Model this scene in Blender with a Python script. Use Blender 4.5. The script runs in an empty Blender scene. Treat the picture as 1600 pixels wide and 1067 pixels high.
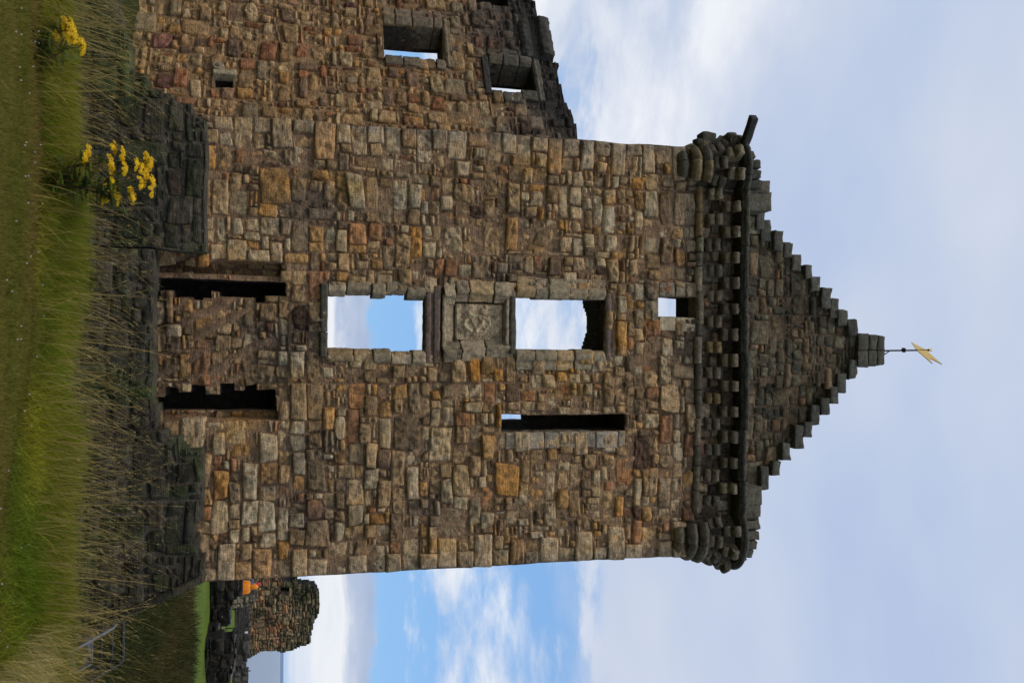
import bpy, math, random
import numpy as np
from mathutils import Matrix, Vector
R = math.radians
random.seed(11); rng = np.random.default_rng(11)
S = bpy.context.scene
COL = S.collection

# ------------------------------------------------------------------ camera
PITCH, ROLL, F, ZC = R(14.23), 0.01073, 1400.0, 1.5
fwd = np.array([0, math.cos(PITCH), math.sin(PITCH)])
up0 = np.array([0, -math.sin(PITCH), math.cos(PITCH)]); lf0 = np.array([-1.0, 0, 0])
CX = up0*math.cos(ROLL) + lf0*math.sin(ROLL)      # picture right  = world up (the photograph lies on its side)
CY = lf0*math.cos(ROLL) - up0*math.sin(ROLL)      # picture up     = world left
cd = bpy.data.cameras.new('camera'); cam = bpy.data.objects.new('camera', cd); COL.objects.link(cam)
cd.sensor_width = 36; cd.lens = F/1600*36; cd.clip_start = 0.05; cd.clip_end = 60000
cam.matrix_world = Matrix([[CX[0], CY[0], -fwd[0], 0], [CX[1], CY[1], -fwd[1], 0], [CX[2], CY[2], -fwd[2], ZC], [0, 0, 0, 1]])
cd.dof.use_dof = True; cd.dof.focus_distance = 16.5; cd.dof.aperture_fstop = 4.0
S.camera = cam
CAM = np.array([0, 0, ZC])
def ray(x, y):
    return fwd + (x-800)/F*CX + (533.5-y)/F*CY
def U(x, y, Y=None, z=None):
    """a point of the photograph at a known depth Y, or on a known level z"""
    d = ray(x, y)
    t = Y/d[1] if Y is not None else (z-ZC)/d[2]
    return CAM + t*d

# ------------------------------------------------------------------ light
SUN_EL, SUN_AZ = R(62), R(220)        # azimuth clockwise from +Y: behind the camera, to the left
w = bpy.data.worlds.new('World'); S.world = w; w.use_nodes = True
nt = w.node_tree; nt.nodes.clear()
def N(t, nt=nt, **k):
    n = nt.nodes.new(t)
    for a, b in k.items(): setattr(n, a, b)
    return n
def math_node(nt, op, a, b=None, c=None, clamp=False):
    n = nt.nodes.new('ShaderNodeMath'); n.operation = op; n.use_clamp = clamp
    for i, v in enumerate((a, b, c)):
        if v is None: continue
        if isinstance(v, (int, float)): n.inputs[i].default_value = v
        else: nt.links.new(v, n.inputs[i])
    return n.outputs[0]
def ramp(nt, fac, stops, interp='LINEAR'):
    n = nt.nodes.new('ShaderNodeValToRGB'); n.color_ramp.interpolation = interp
    e = n.color_ramp.elements
    while len(e) < len(stops): e.new(0.5)
    for i, (p, c) in enumerate(stops):
        e[i].position = p; e[i].color = (c, c, c, 1) if isinstance(c, (int, float)) else (*c, 1)
    nt.links.new(fac, n.inputs[0]); return n.outputs[0]
def mixc(nt, f, a, b, mode='MIX'):
    n = nt.nodes.new('ShaderNodeMix'); n.data_type = 'RGBA'; n.blend_type = mode
    for s, v in ((0, f), (6, a), (7, b)):
        if isinstance(v, (int, float)): n.inputs[s].default_value = v if s == 0 else (v, v, v, 1)
        elif isinstance(v, tuple): n.inputs[s].default_value = (*v, 1)
        else: nt.links.new(v, n.inputs[s])
    return n.outputs[2]
def noise(nt, vec, scale, detail=6, rough=0.55, dist=0.0):
    n = nt.nodes.new('ShaderNodeTexNoise'); n.inputs['Scale'].default_value = scale
    n.inputs['Detail'].default_value = detail; n.inputs['Roughness'].default_value = rough; n.inputs['Distortion'].default_value = dist
    if vec is not None: nt.links.new(vec, n.inputs['Vector'])
    return n.outputs[0]
sky = N('ShaderNodeTexSky', sky_type='NISHITA'); sky.sun_disc = False
sky.sun_elevation = SUN_EL; sky.sun_rotation = SUN_AZ; sky.ozone_density = 2.0; sky.dust_density = 0.6
tc = N('ShaderNodeTexCoord'); sep = N('ShaderNodeSeparateXYZ'); nt.links.new(tc.outputs['Generated'], sep.inputs[0])
zc = math_node(nt, 'MAXIMUM', sep.outputs[2], 0.0)
# cloud sheets: the direction flattened onto a level layer so clouds shrink towards the horizon
den = math_node(nt, 'ADD', zc, 0.10)
px = math_node(nt, 'DIVIDE', sep.outputs[0], den); py = math_node(nt, 'DIVIDE', sep.outputs[1], den)
cmb = N('ShaderNodeCombineXYZ'); nt.links.new(px, cmb.inputs[0]); nt.links.new(py, cmb.inputs[1])
# cumulus heaps keep their upright shape: plain direction, squashed in height
mp = N('ShaderNodeMapping'); mp.inputs['Scale'].default_value = (1, 1, 2.6); nt.links.new(tc.outputs['Generated'], mp.inputs[0])
n_sheet = noise(nt, cmb.outputs[0], 1.9, 9, 0.58, 0.25)
n_heap = noise(nt, mp.outputs[0], 7.0, 10, 0.60, 0.15)
n_big = noise(nt, mp.outputs[0], 1.7, 4, 0.5)
n_fine = noise(nt, mp.outputs[0], 4.2, 7, 0.55)
zj = math_node(nt, 'ADD', zc, math_node(nt, 'MULTIPLY', math_node(nt, 'SUBTRACT', n_heap, 0.5), 0.085))
zj = math_node(nt, 'ADD', zj, math_node(nt, 'MULTIPLY', math_node(nt, 'SUBTRACT', noise(nt, tc.outputs['Generated'], 9.0, 5, 0.6), 0.5), 0.075))
cover = ramp(nt, zj, [(0.0, 0.50), (0.035, 0.66), (0.05, 0.80), (0.066, 0.74), (0.108, 0.31), (0.135, 0.44), (0.165, 0.53), (0.24, 0.50), (0.30, 0.535), (0.36, 0.63), (0.60, 0.70)])
mp3 = N('ShaderNodeMapping'); mp3.inputs['Scale'].default_value = (1, 1, 7); nt.links.new(tc.outputs['Generated'], mp3.inputs[0])
n_band = noise(nt, mp3.outputs[0], 3.4, 9, 0.58, 0.35)
nmix = math_node(nt, 'ADD', math_node(nt, 'MULTIPLY', n_sheet, 0.25), math_node(nt, 'ADD', math_node(nt, 'MULTIPLY', n_heap, 0.50), math_node(nt, 'MULTIPLY', n_band, 0.25)))
raw = math_node(nt, 'ADD', math_node(nt, 'SUBTRACT', nmix, 0.5), math_node(nt, 'SUBTRACT', cover, 0.5))
raw = math_node(nt, 'ADD', raw, math_node(nt, 'MULTIPLY', math_node(nt, 'MINIMUM', math_node(nt, 'ADD', sep.outputs[0], 0.10), 0.0), -0.55))
mask = ramp(nt, math_node(nt, 'ADD', raw, 0.5), [(0.44, 0.0), (0.62, 1.0)], 'EASE')
# the smooth grey sheet comes down lower on the right than on the left
veil = math_node(nt, 'ADD', math_node(nt, 'ADD', zc, math_node(nt, 'MULTIPLY', sep.outputs[0], 0.30)), math_node(nt, 'MULTIPLY', math_node(nt, 'SUBTRACT', n_fine, 0.5), 0.22))
veil = ramp(nt, veil, [(0.345, 0.0), (0.43, 1.0)], 'EASE')
mask = math_node(nt, 'MAXIMUM', mask, veil)

white = mixc(nt, ramp(nt, math_node(nt, 'ADD', math_node(nt, 'MULTIPLY', n_fine, 0.5), math_node(nt, 'MULTIPLY', n_heap, 0.5)), [(0.40, 0.0), (0.58, 1.0)]), (5.6, 6.4, 8.0), (8.6, 8.9, 9.5))
lowz = math_node(nt, 'ADD', zc, math_node(nt, 'MULTIPLY', math_node(nt, 'SUBTRACT', n_band, 0.5), 0.11))
low = ramp(nt, lowz, [(0.0, (4.6, 6.0, 8.4)), (0.020, (5.2, 6.4, 8.4)), (0.036, (7.6, 8.1, 9.1)), (0.050, (8.8, 9.0, 9.3)), (0.066, (5.0, 5.8, 7.5)), (0.095, (4.0, 4.9, 6.8))])
low = mixc(nt, math_node(nt, 'MULTIPLY', ramp(nt, n_heap, [(0.46, 0.0), (0.64, 0.9)]), ramp(nt, zc, [(0.028, 0.0), (0.045, 1.0), (0.062, 1.0), (0.078, 0.2)])), low, (8.6, 8.8, 9.3))
white = mixc(nt, ramp(nt, zj, [(0.09, 1.0), (0.13, 0.0)]), white, low)
high = mixc(nt, ramp(nt, n_big, [(0.38, 0.0), (0.62, 1.0)]), (4.7, 5.7, 7.8), (6.3, 6.9, 8.2))
cloud = mixc(nt, veil, white, high)
skyb = mixc(nt, 1.0, sky.outputs[0], (0.95, 1.22, 1.55), 'MULTIPLY')
blue = mixc(nt, 0.75, skyb, (2.7, 5.0, 8.5))
blue = mixc(nt, ramp(nt, zc, [(0.0, 0.75), (0.07, 0.0)]), blue, (5.0, 6.5, 8.6))
fin = mixc(nt, mask, blue, cloud)
bg = N('ShaderNodeBackground'); bg.inputs[1].default_value = 0.10; nt.links.new(fin, bg.inputs[0])
out = N('ShaderNodeOutputWorld'); nt.links.new(bg.outputs[0], out.inputs[0])
sl = bpy.data.lights.new('sun', 'SUN'); sl.energy = 1.5; sl.angle = R(10); sl.color = (1.0, 0.93, 0.82)
so = bpy.data.objects.new('sun', sl); COL.objects.link(so)
sd = Vector((math.sin(SUN_AZ)*math.cos(SUN_EL), math.cos(SUN_AZ)*math.cos(SUN_EL), math.sin(SUN_EL)))
so.rotation_euler = sd.to_track_quat('Z', 'Y').to_euler()
S.view_settings.view_transform = 'Standard'; S.view_settings.look = 'None'; S.view_settings.exposure = 0.0; S.view_settings.gamma = 1.0
try: S.view_settings.use_curve_mapping = False
except Exception: pass
S.render.engine = 'CYCLES'; S.cycles.max_bounces = 6

# ------------------------------------------------------------------ numeric helpers
def _h(ix, iy, iz, seed):
    h = (ix.astype(np.int64)*374761393 + iy.astype(np.int64)*668265263 + iz.astype(np.int64)*2147483647 + seed*974634777) & 0xffffffff
    h = ((h ^ (h >> 13))*1274126177) & 0xffffffff
    h = ((h ^ (h >> 16))*2246822519) & 0xffffffff
    return ((h ^ (h >> 15)) & 0xffff)/32767.5 - 1.0
def vnoise(p, seed=0):
    p = np.asarray(p, float); i = np.floor(p).astype(np.int64); f = p-i; f = f*f*(3-2*f)
    r = 0
    for dx in (0, 1):
        wx = f[:, 0] if dx else 1-f[:, 0]
        for dy in (0, 1):
            wy = f[:, 1] if dy else 1-f[:, 1]
            for dz in (0, 1):
                wz = f[:, 2] if dz else 1-f[:, 2]
                r = r + wx*wy*wz*_h(i[:, 0]+dx, i[:, 1]+dy, i[:, 2]+dz, seed)
    return r
def fbm(p, o=4, seed=0, gain=0.5):
    p = np.asarray(p, float); a = 1.0; r = 0; t = 0
    for k in range(o):
        r = r + a*vnoise(p, seed+k*17); t += a; a *= gain; p = p*2.03+11.7
    return r/t
def sstep(a, b, x): t = np.clip((x-a)/(b-a), 0, 1); return t*t*(3-2*t)

class MB:
    def __init__(s): s.v = []; s.f4 = []; s.f3 = []; s.c = []; s.n = 0
    def add(s, v, q=None, t=None, col=(1, 1, 1)):
        v = np.asarray(v, float).reshape(-1, 3)
        if q is not None and len(q): s.f4.append(np.asarray(q, np.int64).reshape(-1, 4)+s.n)
        if t is not None and len(t): s.f3.append(np.asarray(t, np.int64).reshape(-1, 3)+s.n)
        c = np.asarray(col, float)
        if c.ndim == 1: c = np.tile(c, (len(v), 1))
        s.v.append(v); s.c.append(c[:, :3]); s.n += len(v)
    def grid(s, P, col=(1, 1, 1), closed=False):
        P = np.asarray(P, float); a, b = P.shape[:2]
        i = np.arange(a-1)[:, None]; j = np.arange(b if closed else b-1)[None]; j2 = (j+1) % b
        q = np.stack([i*b+j, i*b+j2, (i+1)*b+j2, (i+1)*b+j], -1).reshape(-1, 4)
        c = np.asarray(col, float)
        s.add(P.reshape(-1, 3), q, col=c.reshape(-1, 3) if c.ndim > 1 else c)
    def build(s, name, mat, parent=None, smooth=True):
        me = bpy.data.meshes.new(name)
        if s.n:
            v = np.concatenate(s.v); c = np.concatenate(s.c)
            f4 = np.concatenate(s.f4) if s.f4 else np.zeros((0, 4), np.int64)
            f3 = np.concatenate(s.f3) if s.f3 else np.zeros((0, 3), np.int64)
            me.vertices.add(len(v)); me.vertices.foreach_set('co', v.astype(np.float32).ravel())
            nl = f4.size+f3.size; me.loops.add(nl)
            me.loops.foreach_set('vertex_index', np.concatenate([f4.ravel(), f3.ravel()]).astype(np.int32))
            npol = len(f4)+len(f3); me.polygons.add(npol)
            st = np.concatenate([np.arange(len(f4))*4, f4.size+np.arange(len(f3))*3]).astype(np.int32)
            me.polygons.foreach_set('loop_start', st)
            me.polygons.foreach_set('use_smooth', np.full(npol, smooth))
            at = me.attributes.new('Col', 'FLOAT_COLOR', 'POINT')
            at.data.foreach_set('color', np.concatenate([c, np.ones((len(c), 1))], 1).astype(np.float32).ravel())
            me.update(calc_edges=True); me.validate()
        me.materials.append(mat)
        o = bpy.data.objects.new(name, me); COL.objects.link(o)
        if parent: o.parent = parent
        return o
    def tube(s, pts, rad, n=6, col=(1, 1, 1), caps=True):
        pts = [np.asarray(p, float) for p in pts]; m = len(pts)
        rad = [rad]*m if np.isscalar(rad) else rad
        rings = []
        ref = None
        for i in range(m):
            d = pts[min(i+1, m-1)]-pts[max(i-1, 0)]; d = d/(np.linalg.norm(d)+1e-9)
            if ref is None: ref = np.array([0, 0, 1.0]) if abs(d[2]) < 0.9 else np.array([1.0, 0, 0])
            a = np.cross(d, ref); a /= np.linalg.norm(a)+1e-9; b = np.cross(d, a); ref = np.cross(a, d)
            th = np.arange(n)/n*2*math.pi
            rings.append(pts[i]+rad[i]*(np.cos(th)[:, None]*a+np.sin(th)[:, None]*b))
        base = s.n
        s.grid(np.array(rings), col, closed=True)
        if caps:
            for k, rg in ((0, rings[0]), (m-1, rings[-1])):
                c = rg.mean(0); s.add(np.vstack([rg, c]), t=[[i, (i+1) % n, n] for i in range(n)], col=col)
    def box(s, c, ax, ay, az, col=(1, 1, 1), bev=0.0):
        """bevelled block: centre c, half-axes ax ay az; every face a small grid so it may be worn"""
        c = np.asarray(c, float); A = [np.asarray(a, float) for a in (ax, ay, az)]
        g = np.array([-1, -0.82, -0.3, 0.3, 0.82, 1.0])
        for k in range(3):
            for sg in (-1, 1):
                i, j = [(1, 2), (0, 2), (0, 1)][k]
                P = np.zeros((6, 6, 3))
                for x, gx in enumerate(g):
                    for y, gy in enumerate(g):
                        e = bev*((abs(gx) == 1)+(abs(gy) == 1))
                        L = np.linalg.norm(A[k])
                        sx = gx*(1-bev*0.4/np.linalg.norm(A[i])*(abs(gx) == 1)); sy = gy*(1-bev*0.4/np.linalg.norm(A[j])*(abs(gy) == 1))
                        P[x, y] = c+A[i]*sx+A[j]*sy+A[k]*sg*(1-min(e, L*0.5)*0.4/L)
                s.grid(P, col)
    def wear(s, amp, freq, seed=0, frm=0):
        """weather the blocks collected since frm with noise"""
        for k in range(frm, len(s.v)):
            v = s.v[k]
            s.v[k] = v+amp*np.stack([fbm(v*freq+q*31.3, 3, seed+q) for q in range(3)], 1)
def empty(name, loc=(0, 0, 0)):
    o = bpy.data.objects.new(name, None); COL.objects.link(o); o.location = loc; o.empty_display_size = 0.3; return o
def tag(o, label=None, cat=None, group=None, kind=None):
    if label: o['label'] = label
    if cat: o['category'] = cat
    if group: o['group'] = group
    if kind: o['kind'] = kind
    return o

# ------------------------------------------------------------------ materials
def mat_base(name):
    m = bpy.data.materials.new(name); m.use_nodes = True; t = m.node_tree
    b = t.nodes['Principled BSDF']; return m, t, b
def bump(t, b, h, strength, dist):
    n = t.nodes.new('ShaderNodeBump'); n.inputs['Strength'].default_value = strength; n.inputs['Distance'].default_value = dist
    t.links.new(h, n.inputs['Height']); t.links.new(n.outputs[0], b.inputs['Normal'])
def stone_material(name, scale=1.0, rough=0.9, lichen=0.25, bstr=1.0):
    m, t, b = mat_base(name)
    a = t.nodes.new('ShaderNodeAttribute'); a.attribute_name = 'Col'
    g = t.nodes.new('ShaderNodeTexCoord').outputs['Object']
    n1 = noise(t, g, 9*scale, 8, 0.62); n2 = noise(t, g, 42*scale, 5, 0.65); n3 = noise(t, g, 2.3*scale, 5, 0.6)
    mpn = t.nodes.new('ShaderNodeMapping'); mpn.inputs['Scale'].default_value = (5, 5, 55); t.links.new(g, mpn.inputs[0])
    nb = noise(t, mpn.outputs[0], 1.0*scale, 4, 0.6, 0.6)
    c = mixc(t, 0.9, a.outputs['Color'], ramp(t, n1, [(0.28, 0.42), (0.5, 1.0), (0.72, 1.60)]), 'MULTIPLY')
    c = mixc(t, 0.75, c, ramp(t, n2, [(0.3, 0.42), (0.55, 1.08), (0.75, 1.5)]), 'MULTIPLY')
    c = mixc(t, 0.6, c, ramp(t, nb, [(0.35, 0.62), (0.6, 1.18)]), 'MULTIPLY')
    c = mixc(t, ramp(t, n3, [(0.56, 0.0), (0.70, lichen)]), c, (0.075, 0.07, 0.058))
    n4 = noise(t, g, 16*scale, 4, 0.6)
    c = mixc(t, ramp(t, n4, [(0.64, 0.0), (0.72, lichen*1.3)]), c, (0.33, 0.31, 0.26))
    t.links.new(c, b.inputs['Base Color']); b.inputs['Roughness'].default_value = rough
    b.inputs['Specular IOR Level'].default_value = 0.25
    hsum = math_node(t, 'ADD', math_node(t, 'MULTIPLY', n1, 1.0), math_node(t, 'MULTIPLY', n2, 0.55))
    hsum = math_node(t, 'ADD', hsum, math_node(t, 'MULTIPLY', nb, 0.5))
    bump(t, b, hsum, bstr, 0.06/scale)
    return m
def plain(name, col, rough=0.6, metal=0.0, spec=0.4, var=0.25, nscale=30):
    m, t, b = mat_base(name); g = t.nodes.new('ShaderNodeTexCoord').outputs['Object']
    n = noise(t, g, nscale, 5)
    c = mixc(t, 1.0, col, ramp(t, n, [(0.3, 1-var), (0.7, 1+var)]), 'MULTIPLY')
    t.links.new(c, b.inputs['Base Color']); b.inputs['Roughness'].default_value = rough; b.inputs['Metallic'].default_value = metal
    b.inputs['Specular IOR Level'].default_value = spec
    bump(t, b, n, 0.25, 0.01); return m
def leaf_material(name, rough=0.65, trans=0.3):
    m, t, b = mat_base(name); a = t.nodes.new('ShaderNodeAttribute'); a.attribute_name = 'Col'
    t.links.new(a.outputs['Color'], b.inputs['Base Color']); b.inputs['Roughness'].default_value = rough; b.inputs['Specular IOR Level'].default_value = 0.2
    tr = t.nodes.new('ShaderNodeBsdfTranslucent'); t.links.new(a.outputs['Color'], tr.inputs[0])
    mx = t.nodes.new('ShaderNodeMixShader'); mx.inputs[0].default_value = trans
    o = t.nodes['Material Output']; t.links.new(b.outputs[0], mx.inputs[1]); t.links.new(tr.outputs[0], mx.inputs[2]); t.links.new(mx.outputs[0], o.inputs[0])
    return m
M_STONE = stone_material('sandstone')
M_DARK = stone_material('dark_moat_stone', 0.9, 0.8, 0.3)
M_TRIM = stone_material('dressed_stone', 1.3, 0.85, 0.3, 0.55)
M_FAR = stone_material('far_rubble', 0.45, 0.95, 0.3, 0.8)
M_GRASS = leaf_material('grass_blades')
M_LEAF = leaf_material('ragwort_green', 0.55, 0.35)
M_PETAL = leaf_material('ragwort_yellow', 0.5, 0.4)
M_IRON = plain('black_iron', (0.02, 0.02, 0.022), 0.5, 0.6)
M_GOLD = plain('gilded_sheet', (0.80, 0.52, 0.10), 0.38, 0.55, 0.5, 0.12, 14)
M_STEEL = plain('galvanised_steel', (0.30, 0.31, 0.34), 0.5, 0.4, 0.5, 0.2)
M_DARKSTEEL = plain('dark_painted_steel', (0.035, 0.037, 0.04), 0.45, 0.3)
M_WOOD = plain('dark_timber', (0.03, 0.026, 0.022), 0.7)

# ------------------------------------------------------------------ masonry
PAL_TOWER = [((.33, .245, .15), 20), ((.27, .195, .115), 22), ((.37, .235, .105), 9), ((.37, .21, .075), 5), ((.24, .135, .08), 6), ((.43, .35, .24), 16),
             ((.20, .155, .105), 14), ((.16, .115, .08), 6), ((.33, .28, .20), 12), ((.085, .055, .042), 2.5), ((.30, .165, .085), 3), ((.46, .40, .30), 4.0)]
PAL_QUOIN = [((.41, .325, .225), 10), ((.38, .29, .19), 8), ((.42, .345, .25), 6), ((.33, .275, .20), 4), ((.38, .25, .14), 3)]
PAL_CURT = [((.36, .26, .155), 20), ((.31, .215, .125), 20), ((.40, .24, .10), 8), ((.26, .13, .075), 8), ((.40, .32, .21), 10), ((.20, .14, .105), 9), ((.30, .25, .18), 8), ((.15, .08, .07), 3)]
PAL_DARK = [((.062, .054, .034), 10), ((.048, .043, .026), 10), ((.080, .066, .042), 6), ((.054, .055, .024), 6), ((.09, .065, .04), 2)]
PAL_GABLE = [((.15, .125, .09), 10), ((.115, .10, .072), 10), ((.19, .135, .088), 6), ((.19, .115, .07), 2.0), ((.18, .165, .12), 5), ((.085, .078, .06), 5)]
PAL_FAR = [((.32, .22, .125), 10), ((.25, .17, .10), 10), ((.36, .19, .11), 5), ((.15, .125, .07), 8), ((.33, .24, .13), 5), ((.09, .07, .05), 4)]
def pick(pal, r):
    w_ = np.array([p[1] for p in pal], float); return np.array(pal[r.choice(len(pal), p=w_/w_.sum())][0])

def pack(mask, r, hs=(5, 6, 7, 8), hw=None, wmax=13, wmul=1.15, p=(.62, .2, .1, .08), fixed=()):
    nv, nu = mask.shape; occ = ~mask; stones = []
    for (c0, r0, w_, h_) in fixed:
        c1, r1 = min(c0+w_, nu), min(r0+h_, nv); c0 = max(c0, 0); r0 = max(r0, 0)
        if c1-c0 < 2 or r1-r0 < 2 or occ[r0:r1, c0:c1].any(): continue
        occ[r0:r1, c0:c1] = True; stones.append((c0, r0, c1-c0, r1-r0, 1))
    bounds = [0]
    while bounds[-1] < nv+20: bounds.append(bounds[-1]+int(r.choice(hs, p=hw)))
    bounds = np.array(bounds)
    # courses wander: a stone's course top is read from a row offset that drifts along the wall
    drift = np.round(2.2*fbm(np.stack([np.arange(nu)*0.035, np.zeros(nu), np.zeros(nu)], 1), 2, 5)).astype(int)
    for row in range(nv):
        c = 0
        while c < nu:
            if occ[row, c]: c += 1; continue
            run = 1
            while c+run < nu and not occ[row, c+run] and run < 40: run += 1
            k = np.searchsorted(bounds, row+drift[c], 'right'); top = bounds[k]-drift[c]-row; top = max(top, 1); nxt = bounds[k+1]-bounds[k]
            q = r.random()
            if q < p[0]: h_ = top
            elif q < p[0]+p[1]: h_ = max(2, int(round(top*r.uniform(.4, .65))))
            elif q < p[0]+p[1]+p[2]: h_ = top+(nxt if r.random() < .5 else nxt//2)
            else: h_ = max(1, min(top, int(r.integers(1, 3))))
            w_ = int(round(max(2, min(wmax, max(h_, 3)*wmul*math.exp(r.normal(0, .42))))))
            if h_ <= 2: w_ = int(r.integers(2, 8))
            if run-w_ <= 1: w_ = min(run, wmax)
            w_ = min(w_, run); h_ = min(h_, nv-row)
            while h_ > 1 and occ[row:row+h_, c:c+w_].any(): h_ -= 1
            occ[row:row+h_, c:c+w_] = True
            stones.append((c, row, w_, h_, 0)); c += w_
    return stones

def masonry(mask, cell, u0, v0, to3, r, pal, T=0.9, colmod=None, spacing=0.03, prot=(0.0, .045), gap=(.003, .012), warp=0.035, mortar=(.21, .15, .105),
            reveal=(.14, .105, .075), fixed=(), qpal=None, rough_amp=.016, back=True, depthf=None, tone=(1, 1, 1), **pk):
    """stones packed on a cell mask, each a rounded, worn block; mortar bed behind; jambs through the wall's thickness. to3(u, v, d)"""
    mb = MB(); st = pack(mask, r, fixed=fixed, **pk)
    us, vs, ds, ws, cs, am, strata, tr = [], [], [], [], [], [], [], []; quads = []; n0 = 0
    for (c, rw, w_, h_, fx) in st:
        a, b = w_*cell/2, h_*cell/2
        cu, cv = u0+(c+w_/2)*cell, v0+(rw+h_/2)*cell
        gs = r.uniform(*gap, 4)
        if fx: gs *= .7
        lo_u, hi_u, lo_v, hi_v = cu-a+gs[0], cu+a-gs[1], cv-b+gs[2], cv+b-gs[3]
        A, B = (hi_u-lo_u)/2, (hi_v-lo_v)/2; cu, cv = (hi_u+lo_u)/2, (hi_v+lo_v)/2
        nx = int(np.clip(round(2*A/spacing), 4, 26)); ny = int(np.clip(round(2*B/spacing), 4, 22))
        gx = np.concatenate([[-1.0, -.965], np.linspace(-.86, .86, nx), [.965, 1.0]]); gy = np.concatenate([[-1.0, -.965], np.linspace(-.86, .86, ny), [.965, 1.0]])
        s_, t_ = np.meshgrid(gx, gy)
        k = r.uniform(.03, .18) if fx else min(.8, .04+r.exponential(.16))
        x = s_*np.sqrt(1-k*t_**2/2); y = t_*np.sqrt(1-k*s_**2/2)
        x = x/np.sqrt(1-k/2*0.35); y = y/np.sqrt(1-k/2*0.35); x = np.clip(x, -1.02, 1.02); y = np.clip(y, -1.02, 1.02)
        J = (.011 if fx else .026)*min(1.0, 6*min(A, B))
        j = r.normal(0, J, (2, 2, 2)); W = [(1-s_)/2*(1-t_)/2, (1+s_)/2*(1-t_)/2, (1-s_)/2*(1+t_)/2, (1+s_)/2*(1+t_)/2]
        du = W[0]*j[0, 0, 0]+W[1]*j[0, 1, 0]+W[2]*j[1, 0, 0]+W[3]*j[1, 1, 0]; dv = W[0]*j[0, 0, 1]+W[1]*j[0, 1, 1]+W[2]*j[1, 0, 1]+W[3]*j[1, 1, 1]
        e = np.maximum(np.abs(x), np.abs(y)); pr = r.uniform(*prot)*(1 if min(w_, h_) > 2 else .5)
        edge = np.minimum((1-np.abs(s_))*A, (1-np.abs(t_))*B)
        rad = r.uniform(.010, .045); sm = np.sqrt(np.clip(1-(1-np.clip(edge/rad, 0, 1))**2, 0, 1))
        d = -.055+(pr+.055+r.uniform(0, .012)*(1-s_**2)*(1-t_**2))*sm+r.normal(0, .035)*s_*A+r.normal(0, .06)*t_*B*.6
        if depthf is not None: d = d+depthf(cu, cv)
        us.append((cu+A*x+du).ravel()); vs.append((cv+B*y+dv).ravel()); ds.append(d.ravel()); ws.append(sm.ravel())
        col = pick(qpal if (fx and qpal) else pal, r)*math.exp(r.normal(.03, .19))
        kind = r.random(); nn = s_.size
        am.append(np.full(nn, rough_amp*r.uniform(.4, 1.5)*(.7 if fx else 1))); strata.append(np.full(nn, r.uniform(.4, 1) if kind < .34 else 0.0)); tr.append(np.full(nn, r.uniform(.5, 1) if kind > .80 else 0.0))
        cs.append(np.tile(col, (nn, 1)))
        b_, a_ = s_.shape
        i = np.arange(b_-1)[:, None]; jj = np.arange(a_-1)[None]
        quads.append(n0+np.stack([i*a_+jj, i*a_+jj+1, (i+1)*a_+jj+1, (i+1)*a_+jj], -1).reshape(-1, 4)); n0 += nn
    u = np.concatenate(us); v = np.concatenate(vs); d = np.concatenate(ds); wv = np.concatenate(ws); c = np.concatenate(cs)
    A_ = np.concatenate(am); ST = np.concatenate(strata); PT = np.concatenate(tr)
    p = np.stack([u, v, np.zeros_like(u)], 1)
    f1 = fbm(p*[6, 6, 1], 4, 3); f2 = fbm(p*[5, 38, 1]+7, 3, 21); f3 = vnoise(p*24, 41); f4 = fbm(p*[17, 17, 1], 3, 77)
    d = d+wv*(A_*(f1*1.3+f4*.9)+ST*.024*f2-PT*.045*np.clip(f3-.15, 0, 1))
    c = c*(1+.26*f1+.22*f4)[:, None]*(1+ST*.50*f2)[:, None]*(1-PT*.65*np.clip(f3-.1, 0, 1))[:, None]
    warm = fbm(p*[7, 9, 1]+50, 3, 61); c = c*np.stack([1+.12*warm, 1+.02*warm, 1-.16*warm], 1)
    c = c*np.array(tone)*(.70+.30*np.clip(wv*1.4, 0, 1))[:, None]; mortar = tuple(np.array(mortar)*np.array(tone))
    wu = lambda uu, vv: warp*fbm(np.stack([uu*1.3, vv*1.3, 0*uu], 1), 3, 91); wvv = lambda uu, vv: warp*fbm(np.stack([uu*1.3, vv*1.3, 0*uu+9], 1), 3, 92)
    wd = lambda uu, vv: .02*fbm(np.stack([uu*.8, vv*.8, 0*uu+3], 1), 2, 95)
    if colmod is not None: c = colmod(u, v, c)
    c = c*np.minimum(1, .60/np.maximum(c.max(1, keepdims=True), 1e-4)); c = np.clip(c, .004, .75)
    mb.add(to3(u+wu(u, v), v+wvv(u, v), d+wd(u, v)), np.concatenate(quads), col=c)
    # mortar bed and the wall's thickness
    nv, nu = mask.shape; gu, gv = np.meshgrid(u0+np.arange(nu+1)*cell, v0+np.arange(nv+1)*cell); gu = gu.ravel(); gv = gv.ravel()
    gp = np.stack([gu, gv, 0*gu], 1); md = -.012+.022*fbm(gp*9, 3, 15)
    if depthf is not None: md = md+np.array([depthf(a, b) for a, b in zip(gu, gv)])
    mc = np.tile(np.array(mortar), (len(gu), 1))*(1+.3*fbm(gp*5, 3, 33))[:, None]
    if colmod is not None: mc = colmod(gu, gv, mc)
    ii, jj = np.nonzero(mask); W1 = nu+1
    q = np.stack([ii*W1+jj, ii*W1+jj+1, (ii+1)*W1+jj+1, (ii+1)*W1+jj], 1)
    fu, fv = gu+wu(gu, gv), gv+wvv(gu, gv)
    mb.add(to3(fu, fv, md+wd(gu, gv)), q, col=np.clip(mc, .004, .6))
    pad = np.pad(mask, 1); eq = []
    nV = len(gu); fr = to3(fu, fv, md+wd(gu, gv)); bk = to3(fu, fv, np.full_like(gu, -T))
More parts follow.
